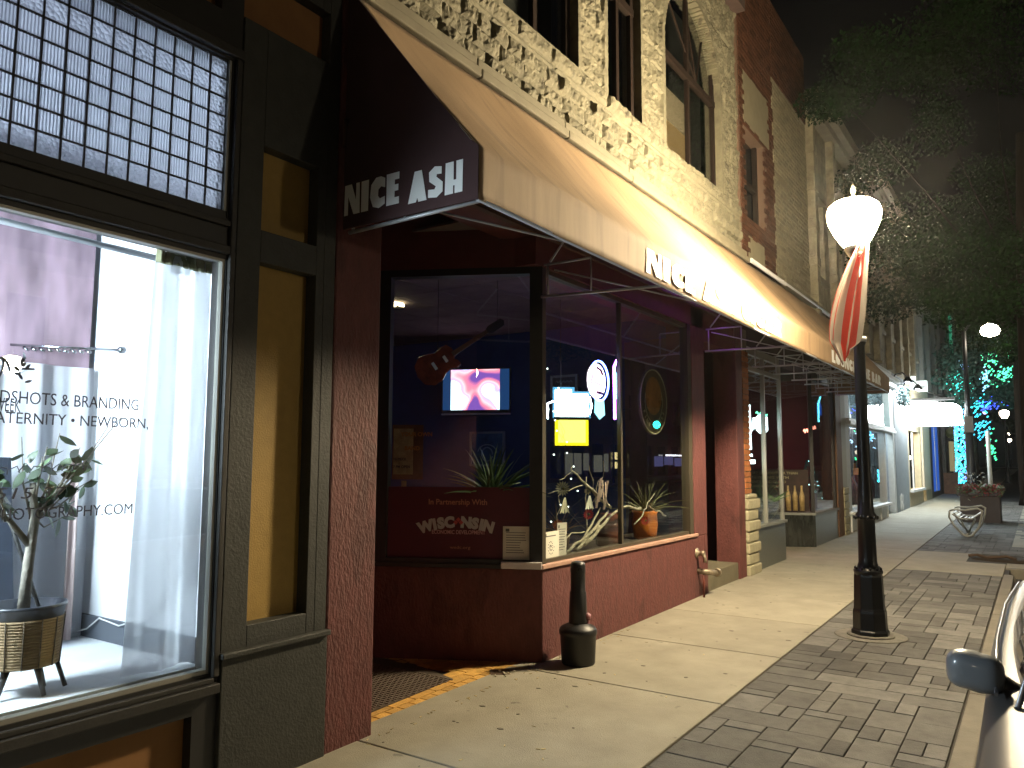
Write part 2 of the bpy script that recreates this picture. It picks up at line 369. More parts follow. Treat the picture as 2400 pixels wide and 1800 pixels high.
bd = mat('mauve_print_cloth', (.26, .18, .22), .8, var=.45, vscale=3.2, stretch=(1, 2.2, .7), detail=2)
o = cloth('hanging_backdrop', FX-1.25, .2, 2.25, 2.02, 2.86, .02, 2, bd, seed=3); tag(o, 'mauve and red watercolour backdrop hanging at the upper left of the display window', 'backdrop')
b = MB(); b.tube([(FX-1.2, -1, 2.80), (FX-.95, 1.2, 2.70), (FX-.35, 2.2, 2.52)], .016); b.box(FX-.4, FX-.3, 2.2, 2.29, 2.48, 2.56)
tag(b.build('curtain_rod', mat('brushed_steel', (.5, .52, .55), .35, metal=.5)), 'grey steel curtain rod running across the top of the white display window', 'rod')
M_CUR = sheer('sheer_curtain_cloth', (.93, .96, 1.0), .25, .65)
o = cloth('sheer_curtain', FX-.17, 1.985, 2.265, .612, 2.50, .016, 1.5, M_CUR, seed=5, flare=.06)
tag(o, 'white sheer curtain gathered at the right end of the display window', 'curtain')
b = MB()
for i in range(60):
    s = i/59; y = 1.99+.27*s; b.tube([(FX-.17+.012*math.sin(s*40), y, 2.455), (FX-.17+.014*math.sin(s*33), y, 2.515+.006*math.sin(s*70))], .009, 5)
b.build('gathered_heading', mat('olive_curtain_heading', (.3, .3, .18), .9), o)
o = cloth('back_curtain', FX-1.2, 1.2, 2.26, .605, 2.05, .022, 4, sheer('back_curtain_cloth', (.84, .85, .9), .1, .35), seed=9)
tag(o, 'white pleated curtain on the back wall of the display behind the potted tree', 'curtain')
o = cloth('pink_drape', FX-1.12, 2.13, 2.17, .605, 1.6, .012, 1, mat('pale_pink_cloth', (.78, .62, .6), .8), seed=11, ny=12)
tag(o, 'narrow pale pink drape strip beside the corner of the display window', 'drape')
b = MB(); b.tube([(FX-1.25, 1.85, 2.14), (FX-.95, 2.285, 2.14)], .006); b.ball((FX-.95, 2.275, 2.14), .022, 2); b.lathe([(.03, -.004), (.03, .004)], (FX-.95, 2.28, 2.14), 12)
for k in range(9): b.tube([(FX-1.22+.02*k, 1.9+.03*k, 2.125+.01*rnd.random()), (FX-1.2+.02*k, 1.92+.03*k, 2.115)], .008, 5)
tag(b.build('curtain_bracket', mat('chrome', (.6, .62, .65), .15, metal=1)), 'small chrome wall rail with a knob above the display window lettering', 'bracket')
b = MB(); pts = [(FX-.2, 2.2, 1.05), (FX-.35, 2.265, .93), (FX-.6, 2.262, .76), (FX-.8, 2.255, .70), (FX-1.0, 2.26, .715), (FX-1.1, 2.25, .65), (FX-1.24, 2.2, .61)]
b.tube(pts, .004, 6); tag(b.build('white_cable', mat('white_plastic', (.7, .7, .7), .5)), 'thin white cable trailing down over the grey baseboard in the display', 'cable')
# light in the display : softbox on the left, just outside the visible end of the window
sb = thing('studio_softbox', 'bright square studio softbox lamp lighting the white display window', 'studio lamp', (FX-.75, .25, .6))
b = MB(); M = frame((FX-.62, .35, 2.0), (-.62, .5, 0))   # faces the corner
M = frame((FX-.5, .55, 1.9), Vector((-.75, -.55, 0)).cross(Vector((0, 0, 1))))
def face(M, w, h, n0, n1): return MB().box(-w/2, w/2, -h/2, h/2, n0, n1, M)
d = Vector((-.24, .95, -.10)).normalized(); rt = Vector((0, 0, 1)).cross(d).normalized(); upv = d.cross(rt)
M = Matrix(((rt.x, upv.x, d.x, FX-.62), (rt.y, upv.y, d.y, .35), (rt.z, upv.z, d.z, 2.05), (0, 0, 0, 1)))
face(M, .6, .6, .0, .01).build('diffuser', emis('softbox_light', (.76, .88, 1.0), 175), sb)
face(M, .64, .64, -.2, -.005).build('housing', M_BLK, sb)
b = MB(); b.tube([(FX-.62, .35, .6), (FX-.62, .33, 1.95)], .012); b.build('stand', M_BLK, sb)
b = MB(); b.box(FX-1.2, FX-.3, .2, 1.9, 3.50, 3.52); o = b.build('ceiling_light_panel', emis('panel_light', (.70, .80, 1.0), .8)); tag(o, 'cool white light panel glowing behind the leaded transom glass', 'ceiling light')
# easel board + tripod leg
b = MB(); Mt = frame((-4.15, 1.2, .62), (.15, 1, 0), (-.18, 0, 1))
eb = thing('chalkboard', 'black framed board leaning on an easel behind the potted tree', 'board', (-4.1, 1.5, .6))
MB().box(-.1, .62, .25, .95, -.012, .012, Mt).build('panel', mat('black_board', (.02, .026, .04), .5, var=.2), eb)
b = MB(); b.tube([(-4.0, 1.50, 1.9), (-3.42, 1.735, .607)], .009, 6); b.tube([(-4.05, 1.45, 1.9), (-4.3, 1.95, .607)], .009, 6); b.tube([(-4.0, 1.45, 1.9), (-3.75, 1.0, .607)], .009, 6); b.build('easel_leg', M_BLK, eb)
# potted ficus
pc = (-3.47, 1.585); pt = thing('potted_tree', 'small leafy tree in a woven basket pot inside the white display window', 'potted plant', (pc[0], pc[1], .6))
wov = mat('woven_seagrass', (.36, .25, .13), .8, var=.25, vscale=60, stretch=(.3, .3, 3), bump=.6, bscale=120)
b = MB(); prof = []
n = 34
for k in range(n+1):
    t = k/n; r = .128+.012*t; prof.append((r+(.004 if k % 2 else 0), .72+.19*t-.0))
b.lathe([(.02, .72)]+prof+[(.02, .905)], (pc[0], pc[1], 0), 40, smooth=False); b.build('basket', wov, pt)
b = MB()
for k in range(14):
    a = 2*math.pi*k/14; b.tube([(pc[0]+.133*math.cos(a), pc[1]+.133*math.sin(a), .72), (pc[0]+.145*math.cos(a), pc[1]+.145*math.sin(a), .91)], .0025, 5)
b.build('basket_rib', mat('dark_cord', (.1, .07, .04), .8), pt)
b = MB(); b.lathe([(.12, .88), (.137, .90), (.142, .948), (.148, .95), (.148, .962), (.135, .962), (.13, .925), (.02, .925)], (pc[0], pc[1], 0), 36); b.build('liner_pot', mat('black_plastic', (.015, .018, .025), .35), pt)
for k in range(4):
    a = .35+k*math.pi/2; b = MB(); b.tube([(pc[0]+.07*math.cos(a), pc[1]+.07*math.sin(a), .725), (pc[0]+.115*math.cos(a), pc[1]+.115*math.sin(a), .602)], [.016, .009], 8); b.build('leg', M_BLK, pt)
bark = mat('pale_bark', (.3, .27, .22), .85, var=.25, vscale=25, bump=.5, bscale=60)
b = MB(); b.tube([(pc[0], pc[1]-.01, .93), (pc[0]-.005, pc[1], 1.12), (pc[0]+.005, pc[1]+.01, 1.3), (pc[0]-.01, pc[1], 1.45)], [.024, .02, .018, .012]); b.tube([(pc[0], pc[1], 1.19), (pc[0]-.01, pc[1]-.08, 1.30), (pc[0]-.02, pc[1]-.16, 1.36)], [.014, .011, .006]); b.build('trunk', bark, pt)
tw = MB(); lf = MB(); rr = random.Random(12)
def leaf(mb, p, d, l, w_, rr):
    d = Vector(d).normalized(); s = d.cross(Vector((rr.uniform(-1, 1), rr.uniform(-1, 1), rr.uniform(-1, 1)))).normalized(); nrm = d.cross(s)
    p = Vector(p); A = []
    for t, ww in ((0, .08), (.25, .8), (.55, 1), (.8, .6), (1, .02)):
        c = p+d*l*t+nrm*(-.12*l*t*t); A.append((mb.bm.verts.new(c-s*w_*ww/2), mb.bm.verts.new(c+s*w_*ww/2)))
    for q, r_ in zip(A, A[1:]): mb._f([q[0], q[1], r_[1], r_[0]])
tips = [(.0, .36, 1.745), (.0, .30, 1.70), (-.02, .1, 1.66), (.0, .18, 1.60), (.03, .13, 1.5), (.0, -.06, 1.64), (-.03, -.2, 1.62), (.02, -.28, 1.5), (.04, .17, 1.42), (.0, .2, 1.5), (-.05, .05, 1.56), (.05, .02, 1.6), (.0, .15, 1.36), (-.06, -.12, 1.5), (.03, .22, 1.55), (-.02, -.35, 1.6), (0, .12, 1.3), (.02, -.15, 1.42), (0, .06, 1.38), (0, .24, 1.46)]
for q in tips:
    e = Vector((pc[0]+q[0]*1.0, pc[1]+q[1], q[2])); s0 = Vector((pc[0], pc[1]+(0 if q[1] > -.1 else -.1), 1.27+.05*rr.random())); m_ = (s0+e)/2+Vector((rr.uniform(-.03, .03), 0, rr.uniform(-.05, .02)))
    tw.tube([s0, m_, e], [.006, .004, .002], 5)
    for k in range(4 if q[1] < .25 else 3):
        t = rr.uniform(.45, 1.0); p_ = s0.lerp(e, t) if t < .98 else e
        leaf(lf, p_, (rr.uniform(-.6, .6), rr.uniform(-1, 1), rr.uniform(-.9, .7)), rr.uniform(.055, .095), rr.uniform(.030, .046), rr)
tw.build('twig', bark, pt); lf.build('foliage', mat('ficus_leaf', (.06, .10, .045), .45, island=.45), pt, recalc=False)
# window lettering
M_VIN = mat('dark_vinyl', (.05, .05, .06), .6)
wl = thing('window_lettering', 'dark vinyl lettering and logo on the glass of the white display window', 'window lettering', (FX, 1.5, 1.3))
def wt(s, y1, z, size, width, name='lettering', ital=0, bold=0):
    b = MB(); text_bm(b, s, frame((FX-.036, y1-width, z), (0, 1, 0)), size, bold=bold, depth=.0008, width=width, shear=ital); b.build(name, M_VIN, wl)
wt('HEADSHOTS & BRANDING', 1.852, 1.758, .068, .64); wt('MATERNITY • NEWBORN,', 1.90, 1.682, .062, .64); wt('PHOTOGRAPHY.COM', 1.848, 1.322, .062, .53); wt('262 515 37', 1.575, 1.40, .06, .42, ital=.2)
wt('WEEK', 1.39, 1.725, .075, .09)
b = MB()
for j in range(1):
    pts = [(FX-.036, 1.30+.012*k+.012*math.sin(k*1.9), 1.503+.0006*k+.016*math.sin(k*1.9+1.2)*(1.6 if k % 7 == 3 else 1)) for k in range(0, 31)]
    fine = []
    for a_, c_ in zip(pts, pts[1:]):
        for t in (0, .5): fine.append(tuple(Vector(a_).lerp(Vector(c_), t)))
    b.tube(fine, .0022, 5)
b.build('script_flourish', M_VIN, wl)
b = MB(); b.tube([(FX-.036, 1.30+.045*math.cos(t/8)*(1-t/90), 1.875+.05*math.sin(t/7)) for t in range(0, 62, 2)], .0045, 6); b.tube([(FX-.036, 1.385, 1.89), (FX-.036, 1.43, 1.893)], .004, 6)
rr2 = random.Random(2)
for k in range(12): leaf(b, (FX-.036, 1.385+rr2.uniform(-.015, .015), 1.87+.008*k-.03), (0, rr2.uniform(-1, 1), rr2.uniform(.2, 1)), .03, .012, rr2)
b.build('logo', M_VIN, wl, recalc=False)
# ================================================================ stone building with the cigar bar on the ground floor
sbd = thing('stone_building', 'rough limestone building with arched upper windows above the long awning', 'building', (FX, 6.5, 0))
Y0, Y1 = 2.92, 10.17
OPEN = [(4.55, 5.70, 4.99, 7.3, 0), (6.28, 7.02, 4.97, 7.3, 0), (7.66, 9.46, 4.95, 7.12, 1)]
def inopen(y, z, e=0):
    for a, c, z0, z1, arch in OPEN:
        if a-e < y < c+e and z > z0-e:
            if not arch:
                if z < z1+e: return True
            else:
                cy0 = (a+c)/2; r = (c-a)/2; zs = z1-r*1.05
                if z < zs or ((y-cy0)/(r+e))**2+((z-zs)/(r*1.05+e))**2 < 1: return True
    return False
def course(z):   # (z0,z1,block width, roughness, proud)
    for c in COURSES:
        if c[0] <= z < c[1]: return c
    return COURSES[-1]
COURSES = [(4.33, 4.50, .24, .022, .03), (4.50, 4.64, .33, .018, .03), (4.64, 4.78, .19, .020, .03), (4.78, 4.83, .9, .006, .02), (4.83, 4.99, .5, .016, .03)]
z = 4.99; q = 0
while z < 7.75:
    h = (.22, .3, .25, .18)[q % 4]; COURSES.append((z, z+h, (.34, .5, .42, .28)[q % 4], .022, .0)); z += h; q += 1
def stone_x(y, z):
    c = course(z); k = COURSES.index(c); wdt = c[2]; off = (k*.37) % 1*wdt
    j = math.floor((y+off)/wdt); u = ((y+off)/wdt-j)*wdt; hsh = noise.cell(Vector((j*1.7+.3, k*3.1+.5, .5)))
    if hsh > .55 and wdt > .3: pass
    ez = min(z-c[0], c[1]-z); ey = min(u, wdt-u); e = min(ey, ez)
    n1 = noise.noise(Vector((y*9, z*9, k*3))); n2 = noise.noise(Vector((y*26, z*26, 7))); n3 = noise.noise(Vector((y*60, z*60, 3)))
    d = c[4]+c[3]*(.5+n1*1.1+n2*.7+n3*.3)+(hsh-.5)*c[3]*1.1
    if e < .014: d = d*.35-.006
    elif e < .03: d *= .75
    if z < 4.78 and z > 4.33 and hsh > .93: d -= .05
    if z > 4.95 and inopen(y, z, .07): d = .012+.004*n2
    return FX-.03+d
b = MB(); ny = 330; nz = 190; G = {}
ZS = [4.30+(7.72-4.30)*j/nz for j in range(nz+1)]
for j, z in enumerate(ZS):
    for i in range(ny+1):
        y = Y0+(Y1-Y0)*i/ny
        if y > Y1-.05: y += .03*noise.noise(Vector((3, 0, math.floor(z/.27)*3.3)))+.0
        G[i, j] = (stone_x(y, z), y, z)
vm = {}
def gv(i, j):
    if (i, j) not in vm: vm[i, j] = b.bm.verts.new(G[i, j])
    return vm[i, j]
for j in range(nz):
    for i in range(ny):
        y = Y0+(Y1-Y0)*(i+.5)/ny; z = (ZS[j]+ZS[j+1])/2
        if inopen(y, z): continue
        f = b._f([gv(i, j), gv(i+1, j), gv(i+1, j+1), gv(i, j+1)]); f.smooth = False
# jambs
be = [e for e in b.bm.edges if len(e.link_faces) == 1]
r = bmesh.ops.extrude_edge_only(b.bm, edges=be)
for v in [g for g in r['geom'] if isinstance(g, bmesh.types.BMVert)]: v.co.x = FX-.16
b.build('stone_wall', M_STONE, sbd, recalc=False)
b = MB()
for k in range(6): y = Y0+k*1.21; b.box(FX-.1, FX+.10, y+.003, min(y+1.207, Y1), 4.185, 4.255); b.box(FX-.1, FX+.06, y+.003, min(y+1.207, Y1), 4.262, 4.345)
b.build('ledge', M_LEDGE, sbd, bevel=.012)
b = MB(); b.box(FX-.4, FX-.05, Y0, Y1, 7.72, 9.2); b.box(FX-.4, FX+.12, Y0, Y1, 7.72, 7.86); b.build('cornice', mat('dark_brown_brick'), sbd)
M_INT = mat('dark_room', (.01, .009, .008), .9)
for a, c, z0, z1, arch in OPEN:
    b = MB(); x = FX-.10
    for q, w_ in ((a, .07), ((a+c)/2-.03, .06), (c-.07, .07)): b.box(x-.05, x, q, q+w_, z0, z1)
    b.box(x-.05, x, a, c, z0, z0+.08); b.box(x-.05, x+.01, a, c, z0+1.15, z0+1.23)
    if arch:
        for k in (1, 2, 3): b.tube([(x-.02, (a+c)/2+(c-a)/2*.33*s_*(1 if k else 0), z0+1.25+.1*k*0) for s_ in (1,)]+[(x-.02, (a+c)/2+(c-a)/2*math.cos(math.pi*(k+.5)/5), z0+1.22+.82*math.sin(math.pi*(k+.5)/5))], .012, 5)
    f = b.build('window_frame', mat('brown_window_frame', (.014, .009, .007), .85, spec=.1), sbd, bevel=.004)
    b = MB(); b.box(x-.03, x-.024, a, c, z0, z1); b.build('window_pane', M_GL, f)
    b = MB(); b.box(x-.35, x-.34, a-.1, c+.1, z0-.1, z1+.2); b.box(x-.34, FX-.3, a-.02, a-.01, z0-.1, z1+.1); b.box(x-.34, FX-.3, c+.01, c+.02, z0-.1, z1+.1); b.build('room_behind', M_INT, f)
    if arch:
        b = MB(); b.box(x-.06, x-.05, a+.08, (a+c)/2+.0, z0+.1, z0+.46); b.build('lit_shade', emis('orange_shade_glow', (.8, .42, .10), .5), f)
        b = MB(); b.box(x-.06, x-.05, a+.08, (a+c)/2+.0, z0+.46, z0+.85); b.build('roller_shade', mat('grey_shade', (.16, .12, .08), .9), f)
# wall behind and above: ground floor front of the bar
b = MB(); b.box(FX-.3, FX-.02, 2.95, 8.62, 3.30, 4.2); b.box(FX-.3, FX-.02, 8.62, 10.02, 2.95, 4.2); b.box(FX-.3, FX-.0, 4.98, 8.62, 3.07, 3.30)
b.build('fascia', M_REDD, sbd)
b = MB(); b.box(FX-.02, FX+.03, 2.95, 10.0, 3.30, 3.42); b.box(FX-.02, FX+.05, 2.95, 10.0, 3.42, 3.46); b.build('fascia_moulding', mat('brown_timber', (.10, .045, .03), .6, var=.2), sbd)
b = MB(); b.box(FX-.32, FX+.0, 2.925, 3.283, -.1, 4.2); b.build('red_pillar', M_RED, sbd, bevel=.012)
A = Vector((FX, 5.08)); dv = Vector((-1.19, -.60)).normalized(); nv = Vector((dv.y, -dv.x))   # side wall direction
if nv.dot(Vector((1, -1))) < 0: nv = -nv
def SW(s, n, z): return (A.x+dv.x*s+nv.x*n, A.y+dv.y*s+nv.y*n, z)
def swbox(mb, s0, s1, n0, n1, z0, z1):
    V = [mb.bm.verts.new(SW(s, n, z)) for z in (z0, z1) for n in (n0, n1) for s in (s0, s1)]
    for q in ((0, 2, 3, 1), (4, 5, 7, 6), (0, 1, 5, 4), (2, 6, 7, 3), (0, 4, 6, 2), (1, 3, 7, 5)): mb._f([V[i] for i in q])
# bulkhead (one mesh: front + angled side)
b = MB(); b.box(FX-.16, FX, 5.08, 8.52, -.1, .735); swbox(b, .0, 1.45, -.14, 0, -.1, .735)
b.build('bulkhead', M_RED, sbd, bevel=.01)
b = MB(); b.box(FX-.18, FX+.018, 5.06, 8.30, .735, .768); b.build('front_sill', mat('pink_worn_sill', (.42, .25, .19), .6, var=.15, vscale=10, bump=.3), sbd, bevel=.006)
b = MB(); swbox(b, .04, 1.45, -.14, .02, .735, .765); b.build('side_sill', M_BLK, sbd)
b = MB(); swbox(b, -.0, .31, .02, .05, .738, .79); b.build('corner_ledge_tile', mat('pinkish_white_tile', (.75, .68, .68), .5), sbd, bevel=.005)
b = MB(); swbox(b, 0, 1.45, -.12, 0, 3.07, 4.2); b.build('side_fascia', M_REDD, sbd)
# side window frame
b = MB(); swbox(b, 0, .1, -.1, .0, .765, 3.07); swbox(b, 1.22, 1.45, -.1, 0, .765, 3.07); swbox(b, .1, 1.22, -.1, 0, 3.015, 3.07); swbox(b, .1, 1.22, -.1, 0, .765, .80)
b.build('side_window_frame', M_BLK, sbd)
b = MB(); swbox(b, .1, 1.22, -.04, -.034, .8, 3.015); b.build('side_pane', M_GL, sbd)
# front window frame
fr = mat('bronze_frame', (.10, .085, .06), .4, metal=.4)
b = MB(); b.box(FX-.10, FX-.005, 5.08, 5.14, .768, 3.07); b.box(FX-.1, FX-.005, 8.12, 8.22, .768, 3.07); b.box(FX-.1, FX-.02, 5.14, 8.12, .768, .80); b.box(FX-.1, FX-.02, 5.14, 8.12, 3.03, 3.07); b.box(FX-.07, FX-.03, 6.50, 6.535, .8, 3.03)
b.build('front_window_frame', fr, sbd, bevel=.003)
b = MB(); b.box(FX-.055, FX-.049, 5.14, 6.50, .8, 3.03); b.box(FX-.055, FX-.049, 6.535, 8.12, .8, 3.03); b.build('front_pane', M_GL, sbd)
b = MB(); b.box(FX-.3, FX, 8.22, 8.62, .735, 3.3); b.box(FX-.3, FX, 8.52, 8.62, -.1, .735)
b.build('window_pier', M_RED, sbd, bevel=.01)
# doorway recess 8.62..9.75
b = MB(); b.box(FX-1.0, FX-.9, 8.6, 9.75, -.1, 3.0); b.box(FX-.9, FX-.3, 8.55, 8.615, -.1, 3.0); b.build('doorway_side', mat('dark_brown_wall', (.11, .075, .05), .8, var=.15), sbd)
b = MB(); b.box(FX-.9, FX-.02, 8.625, 9.74, -.1, .30); b.build('door_step', M_LEDGE, sbd, bevel=.01)
b = MB(); b.box(FX-.9, FX-.86, 8.72, 9.66, .31, 2.5); dd = b.build('door', mat('brown_door', (.09, .06, .04), .5, var=.2), sbd)
b = MB(); b.box(FX-.9, FX-.84, 8.7, 9.7, 2.5, 2.95); b.build('door_transom', mat('grey_blue_transom', (.10, .12, .16), .3), sbd)
b = MB(); b.ball((FX-.84, 8.8, 1.3), .03, 2); b.build('door_handle', M_TUBE, dd)
b = MB(); b.box(FX-.3, FX, 9.75, 10.02, -.1, 3.3); b.build('second_pillar', M_RED, sbd, bevel=.012)
# entry bricks, mat, back of the recess
b = MB()
y = 3.29
while y < 5.12:
    b.box(FX-.235, FX-.155, y+.002, y+.098, -.1, -.002, sl=.01) if False else b.box(FX-.215, FX+.0, y+.003, y+.104, -.1, -.002, sl=.01)
    y += .107
x = FX-.22
while x > -4.85:
    y = 3.29+(.05 if int(x*50) % 2 else 0)
    while y < 5.1:
        cx, cyy = x-.05, y+.1
        if not (cx < -3.47 and cyy < 4.42-.0*(cx+3.4) and cyy < 4.42+.25*(-3.45-cx)):
            b.box(x-.1, x-.004, y+.003, y+.2, -.1, -.002, sl=.01)
        y += .205
    x -= .104
struct(b.build('entry_brick_paving', M_BRICK, bevel=.004))
b = MB(); P = [(-3.41, 3.31), (-3.445, 4.385), (-4.15, 4.60), (-4.8, 4.60), (-4.8, 3.31)]; b.prism([(p[0], p[1]) for p in P], 'z', -.05, .043)
o = b.build('entry_mat', mat('brown_ribbed_mat', (.075, .055, .04), .9, var=.25, vscale=50)); tag(o, 'dark diamond textured mat set in the orange brick entry', 'floor mat')
g = MB()
for i in range(34):
    for j in range(32):
        x = -3.46-i*.04+(.02 if j % 2 else 0); y = 3.36+j*.032
        if x > -4.75: g.box(x-.013, x+.013, y-.006, y+.006, .044, .049, Matrix.Translation((0, 0, 0)))
g.build('mat_ridge', mat('brown_mat_ridge', (.14, .105, .08), .8), o)
b = MB(); M = Matrix.Translation((-3.27, 4.70, .048)) @ Matrix.Rotation(R(40), 4, 'Z'); b.box(-.07, .07, -.07, .07, -.01, .0, M)
dc = tag(b.build('drain_cover', mat('rusty_plate', (.12, .08, .05), .7, var=.3)), 'small square drain plate with litter on it in the brick entry', 'drain cover')
b = MB()
for k in range(16): b.ball((-3.2+rnd.gauss(0, .03), 4.66+rnd.gauss(0, .045), .056), rnd.uniform(.006, .012), 1, (1.3, .8, .5))
struct(b.build('cigarette_litter', mat('pale_litter', (.6, .55, .42), .8, island=.4)), 'stuff')
# recess back + ceiling + entrance door (behind the pillar)
b = MB(); b.box(-4.95, -4.85, 3.2, 4.6, -.1, 3.1); b.box(-4.9, FX-.3, 2.95, 3.28, -.1, 4.2); b.build('recess_wall', M_REDD, sbd)
b = MB(); b.prism([(-4.9, 3.28), (FX-.3, 3.28), (FX-.3, 4.75), (-4.5, 4.3), (-4.9, 4.4)], 'z', 3.60, 3.65); b.build('recess_ceiling', M_REDD, sbd)

# ---------------------------------------------------------------- bar room behind the windows
room = thing('bar_room', 'dim dark blue bar room seen through the red framed windows', 'room', (-6, 7, 0))
b = MB(); b.box(-9.5, FX-.31, 9.2, 9.3, 0, 3.5); b.box(-9.6, -9.5, 4.6, 9.3, 0, 3.5); b.build('wall', M_BARWALL, room)
b = MB(); b.box(-9.6, -4.6, 4.45, 4.6, 0, 3.5); b.build('near_wall', M_BARWALL, room)
b = MB()
x = -9.5
while x < FX-.2:
    y = 4.6
    while y < 9.2: b.box(x+.006, min(x+.6, FX-.17)-.006, y+.006, y+.594, 3.38, 3.40); y += .6
    x += .6
for q in [b]: pass
b.build('ceiling_tile', mat('brownish_ceiling_tile', (.16, .125, .12), .9, var=.2, vscale=3), room)
MB().box(-9.6, FX-.3, 5.15, 9.3, .02, .08).build('floor', mat('dark_bar_floor', (.03, .02, .018), .5), room)
# display shelf
b = MB(); b.box(FX-.75, FX-.16, 5.0, 8.5, .66, .732); swbox(b, .3, 1.3, -.5, -.14, .66, .732); b.build('window_shelf', mat('dark_shelf_wood', (.045, .035, .028), .55, var=.2), room)
b = MB(); b.box(-7.8, -6.9, 4.9, 5.4, 3.30, 3.34); b.build('hidden_fill_panel', emis('purple_white_fill', (.7, .7, 1), 4.5), room)  # unseen panel added to brighten the blue room
b = MB(); b.box(-6.15, -6.05, 6.58, 6.68, 3.30, 3.38, ); b.build('light_fitting', M_BLK, room)
b = MB(); b.lathe([(.09, 0), (.10, -.03), (.06, -.05)], (-6.12, 6.63, 3.37), 16); o = b.build('ceiling_lamp', emis('warm_downlight', (1, .78, .45), 14)); tag(o, 'small round warm ceiling lamp glowing in the upper left of the side window', 'ceiling lamp')
# television
tvc = Vector((-6.72, 9.0, 2.56)); nd = Vector((.56, -.83, 0)); rt = Vector((.83, .56, 0))
nd = Vector((.35, -.94, 0)).normalized(); rt = Vector((.94, .35, 0)).normalized()
TM = frame(tvc, rt)
tv = thing('television', 'lit flat television showing a close up of two faces high on the blue wall', 'television', tuple(tvc))
MB().box(-.52, .52, -.33, .33, -.06, -.004, TM).build('housing', M_BLK, tv)
scr = bpy.data.materials.new('screen_picture'); scr.use_nodes = True; nt = scr.node_tree; N = nt.nodes; L = nt.links; bs = N['Principled BSDF']; bs.inputs['Base Color'].default_value = (.01, .01, .01, 1)
tc = N.new('ShaderNodeTexCoord'); no = N.new('ShaderNodeTexNoise'); no.inputs['Scale'].default_value = 2.6; no.inputs['Detail'].default_value = .6; no.inputs['Distortion'].default_value = .35; L.new(tc.outputs['Object'], no.inputs[0])
cr = N.new('ShaderNodeValToRGB'); e = cr.color_ramp.elements; e[0].position = .38; e[0].color = (.12, .05, .25, 1); e[1].position = .535; e[1].color = (.75, .95, 1, 1)
x_ = e.new(.44); x_.color = (.75, .18, .25, 1); x_ = e.new(.48); x_.color = (1, .45, .5, 1); x_ = e.new(.51); x_.color = (.4, .3, .7, 1)
L.new(no.outputs[0], cr.inputs[0]); L.new(cr.outputs[0], bs.inputs['Emission Color']); bs.inputs['Emission Strength'].default_value = 2.6
MB().box(-.38, .36, -.28, .31, -.003, .0, TM).build('picture', scr, tv)
b = MB(); b.box(-.50, -.38, -.28, .31, -.003, 0, TM); b.box(.36, .50, -.28, .31, -.003, 0, TM); b.build('side_bar', emis('blue_bar', (.04, .16, .5), .35), tv)
MB().box(-.52, .52, -.35, -.33, -.05, .01, TM).build('bottom_edge', M_TUBE, tv)
# framed things on the blue wall
def framed(name, label, cx, cz, w_, h, mpic, y=9.17, mf=None, extra=None):
    t = thing(name, label, 'picture', (cx, y, cz)); b = MB()
    for a, c, e, f in ((-w_/2-.03, w_/2+.03, -h/2-.03, -h/2), (-w_/2-.03, w_/2+.03, h/2, h/2+.03), (-w_/2-.03, -w_/2, -h/2, h/2), (w_/2, w_/2+.03, -h/2, h/2)): b.box(cx+a, cx+c, y-.03, y, cz+e, cz+f)
    b.build('frame', mf or M_BLK, t); MB().box(cx-w_/2, cx+w_/2, y-.012, y, cz-h/2, cz+h/2).build('print', mpic, t)
    if extra: extra(t, cx, cz, y-.014)
    return t
silv = mat('silver_frame', (.3, .36, .45), .4, metal=.3)
def arc(t, cx, cz, y):
    b = MB(); b.tube([(cx+.17*math.cos(a/10), y-.004, cz-.06+.12*math.sin(a/10)) for a in range(0, 32, 2)], .008, 5); b.tube([(cx+.1*math.cos(a/10), y-.004, cz-.08+.1*math.sin(a/10)) for a in range(0, 64, 4)], .008, 5); b.build('emblem', mat('pale_print', (.3, .4, .55), .7), t)
framed('framed_mirror', 'blue bar mirror with an arched emblem low on the blue wall under the television', -6.62, 1.72, .56, .44, mat('blue_print', (.05, .12, .25), .4, var=.4, vscale=9), mf=silv, extra=arc)
def script(t, cx, cz, y):
    b = MB()
    for j, (l, zz) in enumerate(((.26, .06), (.18, -.01), (.24, -.09))): b.tube([(cx-l/2+l*k/14, y-.004, cz+zz+.016*math.sin(k*2.1)) for k in range(15)], .006, 5)
    b.build('script', mat('pale_print'), t)
framed('framed_script_sign', 'small grey blue framed sign with script above the white neon sign', -5.33, 2.57, .36, .24, mat('slate_print', (.07, .10, .15), .5, var=.2), mf=silv, extra=script)
# poster on the side window glass (inside)
t = thing('music_poster', 'tall brown and cream event poster with a small card under it in the side window', 'poster', SW(1.07, -.06, 1.6))
b = MB(); swbox(b, .95, 1.20, -.06, -.057, 1.40, 1.83); b.build('sheet', mat('brown_poster', (.13, .06, .025), .7, var=.5, vscale=8), t)
b = MB(); swbox(b, 1.03, 1.19, -.056, -.055, 1.44, 1.80); swbox(b, 1.08, 1.12, -.056, -.054, 1.33, 1.39); b.build('pale_area', mat('cream_print', (.45, .36, .22), .8, var=.4, vscale=14), t)
Msw = lambda s, z: frame(SW(s, -.052, z), -Vector((dv.x, dv.y, 0)))
for i, (s_, z_, sz, txt, col) in enumerate(((1.13, 1.74, .045, 'YOUR OWN', 1), (1.10, 1.63, .045, 'BAND', 1), (1.19, 1.55, .028, '10 PIECE', 0), (1.19, 1.49, .028, '7 PM OPEN', 0))):
    b = MB(); text_bm(b, txt, Msw(s_, z_), sz, bold=.001, depth=.0005); b.build('poster_text', mat('orange_ink', (.5, .2, .04), .7) if col else M_VIN, t)
